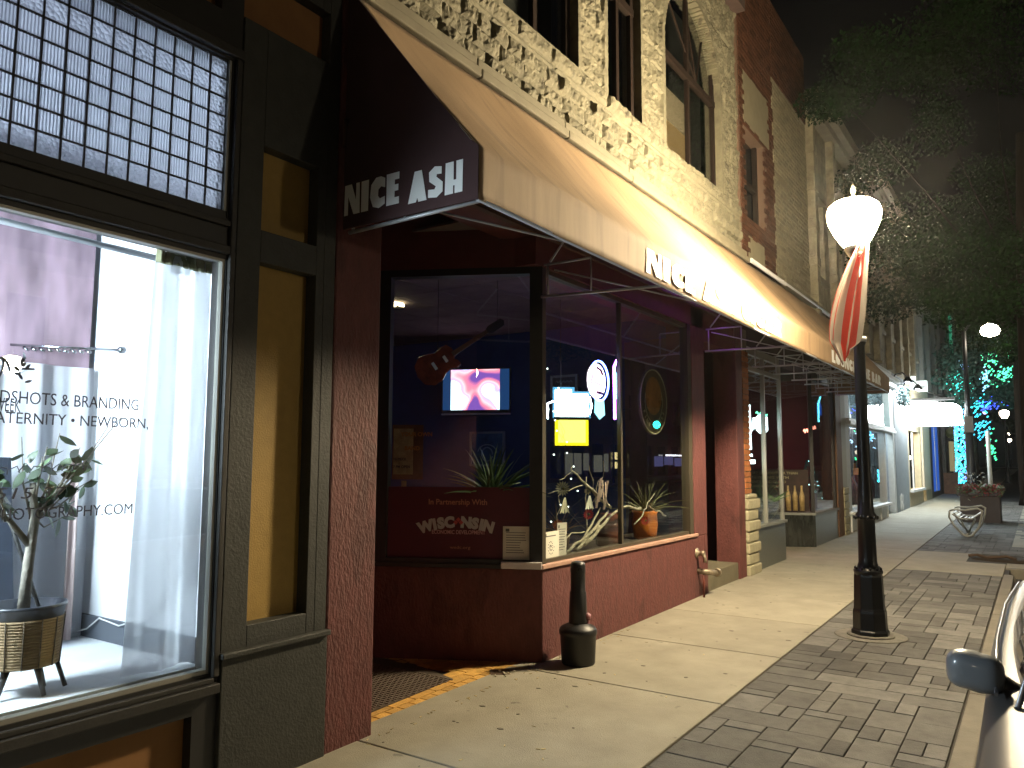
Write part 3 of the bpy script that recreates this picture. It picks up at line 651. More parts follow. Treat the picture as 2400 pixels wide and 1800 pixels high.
# partnership banner in the side window
t = thing('partnership_banner', 'maroon banner with white economic development lettering in the side window', 'banner', SW(.65, -.03, .8))
b = MB(); swbox(b, .102, 1.218, -.033, -.030, .80, 1.345); b.build('sheet', mat('maroon_banner', (.085, .010, .022), .6, var=.1), t)
def sw_text(s, sc_, z, size, width, m, name, bold=.0):
    b = MB(); text_bm(b, s, frame(SW(sc_+width/2, -.028, z), -Vector((dv.x, dv.y, 0))), size, bold=bold, depth=.0006, width=width); b.build(name, m, t)
M_BW = mat('banner_white', (.5, .48, .47), .6); M_BO = mat('banner_orange', (.5, .2, .12), .6); M_BP = mat('banner_pink', (.55, .3, .32), .6)
sw_text('In Partnership With', .665, 1.21, .060, .46, M_BO, 'partnership_text', .0008)
sw_text('ECONOMIC DEVELOPMENT', .655, .985, .042, .42, M_BP, 'development_text', .0010)
sw_text('wedc.org', .64, .872, .035, .16, M_BO, 'address_text')
W = 'WISC NSIN'; cc = .655
xs = [-.285, -.215, -.165, -.10, 0, .055, .125, .185, .225]
for i, ch in enumerate(W):
    if ch == ' ': continue
    u = [-.262, -.190, -.140, -.072, 0, .062, .132, .182, .238][i]; zz = 1.085-.55*u*u; ang = -u*1.15
    Mx = frame(SW(cc-u, -.027, zz), -Vector((dv.x, dv.y, 0))) @ Matrix.Rotation(ang, 4, 'Z') @ Matrix.Translation((0, -.045, 0))
    b = MB(); text_bm(b, ch, Mx, .108, bold=.008, depth=.0007, align='CENTER'); b.build('wisconsin_letter', M_BW, t)
b = MB(); Mx = frame(SW(cc+.0, -.027, 1.075), -Vector((dv.x, dv.y, 0))) @ Matrix.Rotation(R(45), 4, 'Z')
for i, j in ((0, 0), (0, -1), (-1, 0)): b.box(i*.03+.001, i*.03+.027, j*.03+.001, j*.03+.027, 0, .001, Mx)
b.build('handshake_emblem', mat('coral_emblem', (.55, .08, .08), .6), t)
# papers
def paper(name, label, M, w_, h, img=False):
    t = thing(name, label, 'notice', tuple(M.translation)); MB().box(0, w_, 0, h, 0, .001, M).build('sheet', M_PAPER, t)
    b = MB()
    for k in range(9):
        if img and k > 6: break
        z_ = h*(.8-.075*k)
        if not img: b.box(w_*.12, w_*rnd.uniform(.6, .88), z_, z_+h*.02, .0012, .0016, M)
    b.box(w_*.1, w_*.24, h*.84, h*.93, .0012, .0016, M)
    if img:
        b.box(w_*.2, w_*.8, h*.82, h*.86, .0012, .0016, M)
        M2 = M @ Matrix.Translation((w_*.5, h*.45, 0))
        for k in range(26):
            a = k*.5; r = .0018*k+.004; b.box(r*math.cos(a)-.006, r*math.cos(a)+.006, 1.25*r*math.sin(a)-.003, 1.25*r*math.sin(a)+.003, .0013, .0018, M2)
    b.build('print', mat('grey_ink', (.12, .12, .11), .8), t)
paper('notice_sheet', 'white typed notice on the lower right of the maroon banner', frame(SW(.305, -.02, .80), -Vector((dv.x, dv.y, 0))), .205, .25)
paper('flyer', 'white flyer with a grey engraved picture at the window corner', frame((FX-.045, 5.15, .785), (0, 1, 0)), .25, .215, True)
paper('tall_notice', 'cream typed notice leaning behind the flyer at the window corner', frame((FX-.05, 5.375, .79), (0, 1, 0)) @ Matrix.Rotation(R(-2), 4, 'Z'), .15, .27)
# ================================================================ awning
AY0, AY1 = 2.955, 15.6; VX = -2.2; VT = 3.09; VB = 2.82; AT = 4.18
aw = thing('shop_awning', 'long brown canvas awning running the full length of the bar front', 'awning', (FX, 9, 3))
b = MB(); G = []
NY = 260; NP = 16
for i in range(NY+1):
    y = AY0+(AY1-AY0)*i/NY; row = []
    for j in range(NP+1):
        t = j/NP; x = FX+.06+(VX-FX-.06)*t; z = AT+(VT-AT)*t
        sag = -.035*math.sin(math.pi*t)*(1-abs(math.cos(math.pi*(y-AY0)/1.75))**3*.7)
        rip = .010*noise.noise(Vector((y*1.2, t*2, 0)))+.006*math.sin(y*7+t*5)*math.sin(math.pi*t)
        row.append(b.bm.verts.new((x+(sag+rip)*.75, y, z+(sag+rip)*.65)))
    for j in range(1, 7):
        t = j/6; row.append(b.bm.verts.new((VX+.004*math.sin(y*3+t)+.006*noise.noise(Vector((y*2, t, 5))), y, VT+(VB-VT)*t)))
    G.append(row)
for i in range(NY):
    for j in range(len(G[0])-1):
        f = b._f([G[i][j], G[i+1][j], G[i+1][j+1], G[i][j+1]]); f.smooth = True; f.material_index = 0
ob = b.build('canvas', M_AWN, aw, recalc=False)
sol = ob.modifiers.new('s', 'SOLIDIFY'); sol.thickness = .004; sol.offset = 0
for y in (AY0, AY1):
    b = MB(); b.prism([(FX+.02, VB), (VX, VB), (VX, VT), (VX-.06, VT+.05), (FX+.06, AT+.01), (FX+.02, AT)], 'y', y-.005, y+.005)
    b.build('end_panel', M_AWN_SHADE if y == AY0 else M_AWN, aw)
b = MB(); b.tube([(VX-.012, AY0+.01, VB+.006), (VX-.012, AY1, VB+.006)], .012); b.tube([(VX-.02, AY0+.01, VT-.01), (VX-.02, AY1, VT-.01)], .012)
for y in (2.99, 5.06, 8.62, 10.4, 11.4, 12.4, 13.2, 14.0, 14.8, 15.55):
    dy = .16 if y > 3 else 0
    b.tube([(FX+.03, y-dy*.3, VB-.01), (VX-.015, y+dy, VB+.004)], .011)
    b.tube([(FX+.03, y, 3.07), (FX+.44, y, 3.07)], .009); b.tube([(FX+.06, y, 3.07), (FX+.06, y, VB-.01)], .009)
    b.tube([(FX+.05, y, AT-.06), (VX-.02, y, VT-.02)], .011); b.tube([(FX+.44, y, 3.07), (FX+.44, y, VB)], .007)
    b.tube([(FX+.08, y, 3.09), (FX+.30, y+.02, 3.36)], .009)
    b.tube([(FX+.06, y+.1, 3.05), (VX-.02, y+1.0, VB+.02)], .007)
b.build('frame', M_TUBE, aw)
led = MB(); led.box(FX+.06, FX+.085, 7.5, 8.9, 3.49, 3.515); led = tag(led.build('purple_light_strip', emis('purple_strip_light', (.5, .10, 1), 22)), 'purple LED strip tucked above the fascia moulding under the awning', 'light strip')
# blocky deco lettering
def blk(mb, s, M, H, wd):
    GL = {
     'N': [[(0, 0), (.02, 1), (.38, 1), (.62, .45), (.62, 1), (.8, 1), (.82, 0), (.5, 0), (.2, .62), (.2, 0)]],
     'I': [[(0, 0), (.0, 1), (.38, 1), (.36, 0)]],
     'C': [[(.75, .1), (.45, 0), (.15, .08), (0, .4), (.05, .8), (.3, 1), (.55, 1), (.75, .92), (.75, .62), (.55, .68), (.42, .6), (.40, .4), (.5, .3), (.75, .34)]],
     'E': [[(0, 0), (0, 1), (.62, 1), (.62, .78), (.4, .78), (.4, .62), (.58, .62), (.58, .42), (.4, .42), (.4, .22), (.62, .22), (.62, 0)]],
     'A': [[(0, 0), (.3, 1), (.65, 1), (.9, 0), (.5, 0), (.45, .14), (.38, .0)], [(.33, .12), (.4, .12), (.38, .26)]],
     'S': [[(.0, .05), (.0, .3), (.3, .27), (.36, .36), (.05, .55), (.03, .85), (.3, 1), (.62, .95), (.62, .72), (.40, .74), (.38, .66), (.68, .45), (.68, .15), (.4, 0)]],
     'H': [[(0, 0), (.03, 1), (.40, 1), (.40, .42), (.52, .42), (.52, 1), (.82, 1), (.8, 0), (.45, 0), (.45, .25), (.38, .25), (.38, 0)]],
     'G': [[(.8, .1), (.45, 0), (.15, .08), (0, .4), (.05, .8), (.3, 1), (.55, 1), (.78, .92), (.75, .65), (.55, .7), (.42, .6), (.40, .4), (.45, .28), (.5, .45), (.8, .45)]],
     'R': [[(0, 0), (0, 1), (.55, 1), (.78, .85), (.78, .6), (.62, .48), (.85, 0), (.48, 0), (.38, .35), (.36, 0)]],
     'L': [[(0, 0), (0, 1), (.38, 1), (.38, .25), (.65, .25), (.65, 0)]],
     'O': [[(.45, 0), (.12, .1), (0, .5), (.12, .9), (.45, 1), (.78, .9), (.9, .5), (.78, .1)]],
     'U': [[(.4, 0), (.1, .08), (0, .35), (0, 1), (.36, 1), (.38, .35), (.44, .3), (.5, .35), (.5, 1), (.8, 1), (.8, .35), (.7, .08)]],
     'B': [[(0, 0), (0, 1), (.5, 1), (.72, .85), (.7, .62), (.58, .52), (.78, .35), (.75, .1), (.55, 0)]],
     'W': [[(.2, 0), (0, 1), (.34, 1), (.42, .45), (.52, 1), (.72, 1), (.8, .45), (.9, 1), (1.1, 1), (.95, 0), (.65, 0), (.6, .4), (.52, 0)]],
    }
    WD = {'N': .9, 'I': .46, 'C': .83, 'E': .72, 'A': .97, 'S': .78, 'H': .9, ' ': .42, 'G': .9, 'R': .92, 'L': .72, 'O': .98, 'U': .9, 'B': .86, 'W': 1.18}
    tot = sum(WD[c] for c in s); k = wd/tot; x = 0
    for i, c in enumerate(s):
        for pl in GL.get(c, [])[:1]:
            A_ = [mb.bm.verts.new(M @ Vector(((x+p[0])*k, p[1]*H, .0))) for p in pl]; B_ = [mb.bm.verts.new(M @ Vector(((x+p[0])*k, p[1]*H, .001))) for p in pl]
            mb._f(A_[::-1]); mb._f(B_)
            for q in range(len(pl)): mb._f([A_[q], A_[(q+1) % len(pl)], B_[(q+1) % len(pl)], B_[q]])
        x += WD[c]
b = MB()
blk(b, 'NICE', frame((FX+.03, AY0-.007, 2.893), (1, 0, .0), (0, 0, 1)), .172, .42); blk(b, 'ASH', frame((FX+.50, AY0-.007, 2.875), (1, 0, .0), (0, 0, 1)), .165, .37)
b.build('side_lettering', M_WHITE, aw)
b = MB(); blk(b, 'NICE ASH CIGAR', frame((VX+.011, 4.9, 2.857), (0, 1, 0)), .175, 3.45); b.build('front_lettering', M_WHITE, aw)
b = MB(); blk(b, 'LOUNGE WINE BAR', frame((VX+.011, 10.75, 2.86), (0, 1, 0)), .165, 3.85); b.build('front_lettering', M_WHITE, aw)
b = MB(); b.tube([(FX+.10, 10.2, AT+.05), (FX+.10, 15.6, AT+.05)], .03); b.build('roller_tube', M_TUBE, aw)

# ================================================================ things in the front window
def hang(x, y, z0, z1=3.0, r=.0025):
    return MB().tube([(x, y, z0), (x, y, z1)], r, 5)
# guitar
gc = Vector((-4.98, 6.0, 2.50)); gt = thing('hanging_guitar', 'amber red electric guitar hanging by its neck in the upper side window', 'guitar', tuple(gc))
rt = Vector((.83, .56, 0)); ax = (rt*.83+Vector((0, 0, .56))).normalized()   # body to head
nn = rt.cross(Vector((0, 0, 1))); sd = ax.cross(nn).normalized()
GM = Matrix(((ax.x, sd.x, nn.x, gc.x), (ax.y, sd.y, nn.y, gc.y), (ax.z, sd.z, nn.z, gc.z), (0, 0, 0, 1)))
def outline(pts, mb, n0, n1):
    A_ = [mb.bm.verts.new(GM @ Vector((p[0], p[1], n0))) for p in pts]; B_ = [mb.bm.verts.new(GM @ Vector((p[0], p[1], n1))) for p in pts]; mb._f(A_[::-1]); mb._f(B_)
    for q in range(len(pts)): mb._f([A_[q], A_[(q+1) % len(pts)], B_[(q+1) % len(pts)], B_[q]])
bp = [(-.22, 0), (-.20, .10), (-.12, .165), (-.02, .16), (.05, .12), (.11, .11), (.17, .14), (.22, .13), (.22, .08), (.19, .04), (.23, .02), (.23, -.06), (.20, -.12), (.14, -.13), (.06, -.11), (0, -.14), (-.1, -.17), (-.19, -.11)]
b = MB(); outline(bp, b, -.02, .02); b.build('body', mat('amber_burst_wood', (.17, .035, .015), .25, var=.7, vscale=7, coat=.6), gt, bevel=.01)
b = MB(); outline([(.2, -.025), (.62, -.02), (.62, .02), (.2, .025)], b, .02, .035); b.build('neck', mat('dark_fretboard', (.08, .04, .02), .4), gt)
b = MB(); outline([(.62, -.03), (.66, -.045), (.8, -.04), (.82, 0), (.8, .04), (.66, .045), (.62, .03)], b, .0, .02); b.build('headstock', M_BLK, gt)
b = MB(); outline([(-.03, -.04), (.0, -.04), (.0, .04), (-.03, .04)], b, .02, .032); outline([(.1, -.035), (.13, -.035), (.13, .035), (.1, .035)], b, .02, .03); b.build('pickup', M_PAPER, gt)
b = MB(); h_ = GM @ Vector((.74, 0, 0)); b.tube([h_, (h_.x, h_.y, 3.38)], .003, 5); h2 = GM @ Vector((-.05, .1, 0)); b.tube([h2, (h2.x, h2.y, 3.38)], .003, 5); b.build('hanging_wire', M_BLK, gt)
# neon signs
N_WH = emis('white_neon', (.75, .92, 1), 25); N_YE = emis('yellow_neon', (1, .88, .05), 12); N_BL = emis('blue_neon', (.12, .2, 1), 26); N_RD = emis('red_neon', (1, .06, .18), 16); N_PU = emis('purple_neon', (.5, .12, 1), 45); N_CY = emis('cyan_neon', (.15, .85, 1), 7); N_GR = emis('green_neon', (.2, 1, .6), 6)
sx = Vector((.82, .57, 0)).normalized()
def on(c, u, v, n=0): c = Vector(c); nr = sx.cross(Vector((0, 0, 1))); return c+sx*u+Vector((0, 0, v))+nr*n
c0 = (-3.50, 6.15, 1.95)
t = thing('lit_bar_sign', 'glowing bar sign, white upper half and yellow lower half, in the front window', 'neon sign', c0)
SM = frame(c0, sx)
MB().box(-.15, .15, -.26, -.03, -.05, .0, SM).build('yellow_panel', emis('yellow_panel_light', (1, .84, .01), 2.6), t)
MB().box(-.125, .125, -.235, -.03, .0005, .003, SM).build('yellow_core', emis('yellow_core_light', (1, .93, .10), 4), t)  # brighter inner panel imitates the bloom of the yellow sign
b = MB(); b.box(-.17, .03, -.01, .275, -.055, -.051, SM); b.box(-.04, .175, -.01, .235, -.055, -.051, SM); b.build('cyan_edge', emis('cyan_edge_light', (.12, .55, 1), 1.4), t)  # larger cyan panels behind imitate a halo round the white ones
b = MB(); 
for (u0, u1, v0, v1) in ((-.15, .0, .0, .25), (-.02, .15, .0, .21)): b.box(u0, u1, v0, v1, -.05, .0, SM)
b.build('white_panel', emis('white_panel_light', (.65, .9, 1), 12), t)
b = MB(); b.box(-.16, .16, -.03, 0, -.05, .0, SM); b.box(-.16, .16, -.275, -.26, -.05, 0, SM); b.build('housing', M_BLK, t)
b = MB(); b.tube([on(c0, -.22, -.02, .01), on(c0, -.22, .12, .01), on(c0, -.17, .14, .01)], .008, 6); b.tube([on(c0, .16, .18, .02), on(c0, .18, .1, .02), on(c0, .16, .02, .02)], .008, 6); b.build('neon_tube', N_WH, t)
b = MB(); b.tube([on(c0, -.1, .25), (on(c0, -.1, .25).x, on(c0, -.1, .25).y, 3.03)], .003, 5); b.build('chain', M_BLK, t)
c1 = (-3.34, 6.385, 2.29)
t = thing('badge_sign', 'oval red and blue neon badge sign with a ribbon below it in the front window', 'neon sign', c1)
b = MB(); b.lathe([(.16, -.012), (.16, .012)], (0, 0, 0), 28); b.bm.transform(Matrix.Translation((c1[0]-.03, c1[1], c1[2])) @ Matrix.Rotation(R(90), 4, 'Y')); b.build('badge_face', emis('badge_white_light', (1, .82, .95), 6), t)
b = MB(); b.tube(ringpts(c1, .185, ax='x'), .009, 8); b.build('blue_tube', N_BL, t)
b = MB(); b.tube([(c1[0], c1[1]-.12, c1[2]+.05), (c1[0], c1[1]-.16, c1[2]-.02), (c1[0], c1[1]-.13, c1[2]-.1)], .009, 6); b.tube([(c1[0], c1[1]-.08, c1[2]-.02), (c1[0], c1[1]+.09, c1[2]-.05)], .009, 6); b.build('red_tube', N_RD, t)
b = MB(); b.tube([(c1[0]+.005, c1[1]-.05, c1[2]+.12), (c1[0]+.005, c1[1]+.02, c1[2]+.10), (c1[0]+.005, c1[1]+.06, c1[2]+.06)], .011, 6); b.tube([(c1[0]+.005, c1[1]-.05, c1[2]-.11), (c1[0]+.005, c1[1]+.05, c1[2]-.115)], .014, 6); b.build('dark_ribbon', mat('dark_red_ribbon', (.12, .03, .05), .6), t)
b = MB(); b.poly([(c1[0], c1[1]-.09, c1[2]-.17), (c1[0], c1[1]+.09, c1[2]-.17), (c1[0], c1[1]+.11, c1[2]-.31), (c1[0], c1[1]+.0, c1[2]-.36), (c1[0], c1[1]-.10, c1[2]-.30)]); bmesh.ops.solidify(b.bm, geom=list(b.bm.faces), thickness=.02); b.build('ribbon_tail', emis('ribbon_light', (.35, .85, 1), 3), t)
c2 = (-3.34, 6.75, 2.30)
t = thing('purple_neon', 'purple and blue neon tube half hidden behind the window mullion', 'neon sign', c2)
b = MB(); b.tube([(c2[0], c2[1]-.05, c2[2]-.35), (c2[0], c2[1]-.06, c2[2]+.15), (c2[0], c2[1], c2[2]+.22), (c2[0], c2[1]+.06, c2[2]+.15)], .012, 8); b.build('tube', N_PU, t)
b = MB(); b.tube([(c2[0], c2[1]+.0, c2[2]-.15), (c2[0], c2[1]+.0, c2[2]+.1)], .012, 8); b.build('red_tube', N_CY, t)
# round wooden sign
c3 = (-3.32, 7.54, 2.17)
t = thing('round_bar_sign', 'large unlit round brown and cream sign hanging at the right of the front window', 'sign', c3)
b = MB(); b.lathe([(.345, -.012), (.345, .012)], (0, 0, 0), 48); b.bm.transform(Matrix.Translation(c3) @ Matrix.Rotation(R(90), 4, 'Y')); b.build('disc', mat('green_brown_disc', (.10, .085, .045), .5, var=.25, vscale=5), t)
b = MB(); b.tube(ringpts((c3[0]+.014, c3[1], c3[2]), .335, 40), .007, 6); b.tube(ringpts((c3[0]+.014, c3[1], c3[2]), .22, 40), .004, 6); b.build('rim', mat('cream_rim', (.5, .48, .3), .6), t)
b = MB(); b.lathe([(.2, -.002), (.2, .002)], (0, 0, 0), 30, sy=1); b.bm.transform(Matrix.Translation((c3[0]+.016, c3[1]-.01, c3[2]+.06)) @ Matrix.Rotation(R(90), 4, 'Y')); b.build('leaf_emblem', mat('tobacco_orange', (.42, .20, .05), .6, var=.3, vscale=8), t)
for k, ch in enumerate('CIGAR LOUNGE'):
    a = R(215-k*22); yy = c3[1]+.275*math.cos(a); zz = c3[2]-.275*abs(math.sin(a))*1.0 if False else c3[2]+.275*math.sin(a)
b = MB()
for k, ch in enumerate('FINE CIGARS'):
    a = R(205+k*13); Mx = frame((c3[0]+.015, c3[1]+.285*math.cos(a), c3[2]+.285*math.sin(a)), (0, 1, 0)) @ Matrix.Rotation(a+math.pi/2, 4, 'Z')
    if ch != ' ': text_bm(b, ch, Mx, .06, bold=.0015, depth=.001, align='CENTER')
b.build('sign_lettering', mat('cream_rim'), t)
# window display objects
t = thing('orange_pot_plant', 'spiky plant in a bright orange pot at the right of the window display', 'potted plant', (-3.46, 7.62, .732))
b = MB(); b.lathe([(.08, 0), (.115, .02), (.135, .16), (.125, .27), (.14, .30), (.12, .30), (.02, .27)], (-3.46, 7.62, .733), 28); b.build('pot', mat('orange_glaze', (.65, .20, .03), .3, coat=.4), t)
def spikes(name, m, c, n, l0, l1, w_, parent, seed, spread=.9, bend=.3):
    rr = random.Random(seed); b = MB()
    for k in range(n):
        a = rr.uniform(0, 6.28); el = rr.uniform(.25, 1.4); l = rr.uniform(l0, l1); d = Vector((math.cos(a)*math.cos(el)*spread, math.sin(a)*math.cos(el)*spread, math.sin(el))).normalized(); s = d.cross(Vector((rr.uniform(-1, 1), rr.uniform(-1, 1), .3))).normalized()
        p = Vector(c)+Vector((rr.uniform(-.04, .04), rr.uniform(-.04, .04), 0)); pr = None
        for q in range(6):
            t_ = q/5; x = p+d*l*t_+Vector((0, 0, -bend*l*t_*t_)); ww = w_*(1-t_)**.7+.0005; A_ = (b.bm.verts.new(x-s*ww), b.bm.verts.new(x+s*ww))
            if pr: b._f([pr[0], pr[1], A_[1], A_[0]])
            pr = A_
    return b.build(name, m, parent, recalc=False)
spikes('foliage', mat('olive_grass_leaf', (.14, .14, .06), .6, island=.4), (-3.46, 7.62, 1.02), 70, .25, .55, .006, t, 4)
t = thing('brown_jug', 'glossy brown ribbed ceramic jug on the window shelf beside driftwood', 'jug', (-3.50, 6.86, .732))
b = MB(); b.lathe([(.11, 0), (.125, .02), (.13, .14), (.12, .18), (.13, .19), (.13, .215), (.118, .22), (.128, .23), (.125, .27), (.10, .30), (.10, .32), (.02, .31)], (-3.50, 6.86, .733), 30); b.build('body', mat('brown_glaze', (.13, .045, .028), .18, coat=.8), t)
b = MB(); rr = random.Random(3)
def wob(p, q, r0, r1, n=7, a=.02):
    p = Vector(p); q = Vector(q); b.tube([p.lerp(q, k/n)+Vector((rr.uniform(-a, a), rr.uniform(-a, a), rr.uniform(-a, a))) for k in range(n+1)], [r0+(r1-r0)*k/n for k in range(n+1)], 7)
wob((-3.27, 5.80, .80), (-3.30, 6.48, 1.09), .020, .010, a=.010); wob((-3.29, 5.85, .80), (-3.3, 6.32, 1.13), .016, .007, a=.01); wob((-3.32, 5.80, 1.47), (-3.30, 6.45, 1.14), .007, .012, a=.012)
wob((-3.28, 6.70, 1.13), (-3.3, 7.15, 1.08), .010, .016, a=.008); wob((-3.3, 6.05, .95), (-3.34, 6.12, 1.42), .007, .004, a=.01); wob((-3.3, 5.4, 1.28), (-3.3, 6.02, 1.33), .003, .004); wob((-3.31, 5.62, 1.38), (-3.36, 5.95, 1.5), .003, .002)
wob((-3.3, 5.5, .86), (-3.32, 6.0, .95), .004, .006); wob((-3.3, 7.35, 1.1), (-3.28, 7.75, .98), .006, .009, a=.01); wob((-3.33, 6.2, 1.1), (-3.35, 6.5, 1.55), .004, .002)
wob((-3.24, 5.6, .80), (-3.28, 6.25, .98), .014, .008, a=.01); wob((-3.26, 5.95, .84), (-3.30, 6.66, 1.10), .017, .012, a=.01); wob((-3.3, 6.0, 1.36), (-3.28, 6.5, 1.12), .010, .014, a=.01); wob((-3.3, 5.5, 1.0), (-3.3, 5.62, 1.32), .004, .003); wob((-3.3, 6.25, 1.15), (-3.35, 6.2, 1.5), .006, .003); wob((-3.28, 7.0, .95), (-3.3, 7.5, 1.2), .008, .004)
tag(b.build('driftwood', M_WOODG), 'tangle of pale driftwood branches across the window display', 'driftwood')
def daisy(c, m, name, label, r=.065, n=16):
    t = thing(name, label, 'flower', c); b = MB()
    for k in range(n):
        a = 2*math.pi*k/n; h = math.pi/n*.85; nr = Vector((.57, -.82, 0)); C0 = Vector(c)+nr*(.004*(k % 2))
        P_ = lambda ang, rr_: C0+Vector((.82, .57, 0))*rr_*math.cos(ang)+Vector((0, 0, 1))*rr_*math.sin(ang)+nr*rr_*.25
        b._f([b.bm.verts.new(P_(a, r*.12)), b.bm.verts.new(P_(a-h, r*.7)), b.bm.verts.new(P_(a, r)), b.bm.verts.new(P_(a+h, r*.7))])
    b.build('petals', m, t, recalc=False); MB().ball((c[0]+.008, c[1], c[2]), r*.22, 1).build('centre', mat('olive_centre', (.2, .18, .05), .8), t); return t
M_CRM = mat('cream_ribbon', (.62, .60, .45), .7); M_RFL = mat('red_petal', (.75, .03, .02), .6)
def bow(t, c, m, l=.13):
    b = MB()
    for s_ in (-1, 1): b.poly([(c[0], c[1]-.008, c[2]), (c[0]+.005, c[1]+.012, c[2]), (c[0]+.01, c[1]+s_*.045+.02, c[2]-l), (c[0], c[1]+s_*.045, c[2]-l*.9), (c[0]-.005, c[1]+s_*.045-.025, c[2]-l)])
    b.build('ribbon', m, t, recalc=False)
d_ = daisy((-3.26, 5.57, 1.325), M_CRM, 'daisy_pick', 'cream daisy with a ribbon bow at the left of the driftwood'); bow(d_, (-3.25, 5.585, 1.25), M_CRM)
d_ = daisy((-3.28, 6.04, 1.29), mat('dry_straw', (.35, .3, .18), .8), 'straw_flower', 'small straw coloured flower with white ribbon on the middle of the driftwood', .035, 9); bow(d_, (-3.27, 6.05, 1.25), mat('white_ribbon', (.7, .7, .62), .7), .12)
d_ = thing('ribbon_cluster', 'cluster of pinkish white trailing ribbons above the brown jug', 'ribbon', (-3.26, 6.35, 1.33)); b = MB(); rr = random.Random(8)
for k in range(9):
    y = 6.3+rr.uniform(-.06, .12); z = 1.37+rr.uniform(-.04, .03); y2 = y+rr.uniform(-.16, .12); z2 = 1.15+rr.uniform(-.04, .08)
    b.bar((-3.27, y, z), (-3.25, y2, z2), .018, .003)
b.build('strips', mat('pinkish_ribbon', (.55, .42, .36), .7), d_)
daisy((-3.27, 6.03, 1.09), M_RFL, 'red_flower', 'bright red flower head at the middle of the driftwood', .05); daisy((-3.28, 5.53, 1.03), mat('orange_petal', (.6, .14, .02), .6), 'orange_flower', 'orange flower behind the tall cream notice', .05); daisy((-3.3, 7.27, .96), mat('dark_red_petal', (.35, .02, .02), .6), 'dark_red_flower', 'dark red flower beside the orange pot', .05)
t = thing('fern_planter', 'dark green spiky fern spilling over the top of the maroon banner', 'potted plant', SW(.45, -.3, 1.3))
spikes('foliage', mat('fern_leaf', (.07, .12, .04), .5, island=.5), SW(.42, -.26, 1.25), 90, .2, .62, .014, t, 6, bend=.25)
b = MB(); p_ = SW(.42, -.28, 0); b.lathe([(.10, .735), (.13, 1.25), (.11, 1.25), (.1, 1.2)], (p_[0], p_[1], 0), 20); b.build('pot', M_BLK, t)
for k, (y_, x_, s_) in enumerate(((5.35, -3.6, .35), (6.35, -3.75, .3))):
    t = thing('dry_plant', ('dry brown twiggy plant behind the cream daisy', 'dry brown twiggy plant behind the brown jug')[k], 'potted plant', (x_, y_, .732))
    spikes('twigs', mat('dry_brown_twig', (.16, .10, .06), .8, island=.4), (x_, y_, .85), 60, .2, .5, .003, t, 20+k); b = MB(); b.lathe([(.08, 0), (.1, .14), (.09, .14)], (x_, y_, .733), 16); b.build('pot', mat('dark_brown_pot', (.05, .03, .02), .5), t)

b = MB(); rr = random.Random(31); pth = []
for k in range(46):
    z = .95+1.35*abs(math.sin(k*.17)); y = 5.22+.30*rr.random()+.9*(1-abs(math.sin(k*.17)))*rr.random(); pth.append((-3.27-.05*rr.random(), y, z))
b.tube(pth, .0014, 4); sl = tag(b.build('string_lights', mat('thin_green_wire', (.02, .03, .02), .7)), 'thin string of tiny white lights hung at the left edge of the front bar window', 'string lights')
b = MB()
for p_ in pth[::2]: b.ball(p_, .0065, 1)
b.build('tiny_bulb', emis('tiny_white_bulb', (.9, 1, .95), 9), sl)['kind'] = 'stuff'
# ================================================================ kit on the wall and pavement
rc = (-2.92, 5.215); z0 = gz(rc[1]); t = thing('cigarette_receptacle', 'black plastic cigarette receptacle with a tall neck on the pavement by the corner', 'ash receptacle', (rc[0], rc[1], z0))
PL = mat('black_moulded_plastic', (.010, .010, .011), .45, bump=.15, bscale=90)
b = MB(); b.lathe([(.118, 0), (.125, .01), (.135, .21), (.142, .215), (.142, .245), (.13, .265), (.07, .295), (.055, .30)], (rc[0], rc[1], z0), 40); b.build('base', PL, t)
b = MB(); b.lathe([(.066, .29), (.07, .30), (.066, .42), (.062, .52), (.056, .53), (.055, .66), (.058, .67), (.056, .715), (.048, .74), (.02, .748)], (rc[0], rc[1], z0), 28); b.build('neck', PL, t)
b = MB(); b.lathe([(.014, 0), (.014, .004)], (0, 0, 0), 12); b.bm.transform(Matrix.Translation((rc[0]+.036, rc[1]-.038, z0+.69)) @ Matrix.Rotation(R(-45), 4, 'Z') @ Matrix.Rotation(R(90), 4, 'Y')); b.build('hole', mat('pure_dark', (.002, .002, .002), .9), t)
b = MB(); b.ball((rc[0]+.06, rc[1]+.03, z0+.34), .032, 2); b.tube([(rc[0]+.06, rc[1]+.03, z0+.31), (rc[0]+.065, rc[1]+.03, z0+.27)], .015); b.build('lock_knob', mat('dull_pink_plastic', (.28, .11, .12), .5), t)
t = thing('wall_valve', 'grey metal hose valve on the red wall under the window corner', 'valve', (FX, 8.28, .46)); brz = mat('old_brass', (.30, .25, .18), .45, metal=.5, var=.3, vscale=30)
b = MB(); b.lathe([(.055, -.005), (.055, .01), (.03, .02), (.022, .05), (.03, .055), (.03, .09)], (0, 0, 0), 20); b.bm.transform(Matrix.Translation((FX, 8.27, .555)) @ Matrix.Rotation(R(90), 4, 'Y')); b.build('flange', brz, t)
b = MB(); b.tube([(FX+.07, 8.27, .555), (FX+.09, 8.28, .50), (FX+.09, 8.28, .46)], .02); b.build('spout', brz, t)
t = thing('standpipe', 'grey siamese standpipe outlet low on the red wall beside the doorway', 'standpipe', (FX, 8.33, .25))
b = MB(); b.tube([(FX-.01, 8.30, .36), (FX+.10, 8.32, .355), (FX+.13, 8.5, .33)], [.028, .032, .03], 14); b.lathe([(.042, 0), (.042, .05), (.03, .06)], (0, 0, 0), 18); b.build('pipe', brz, t)
for o_ in kids(t): pass
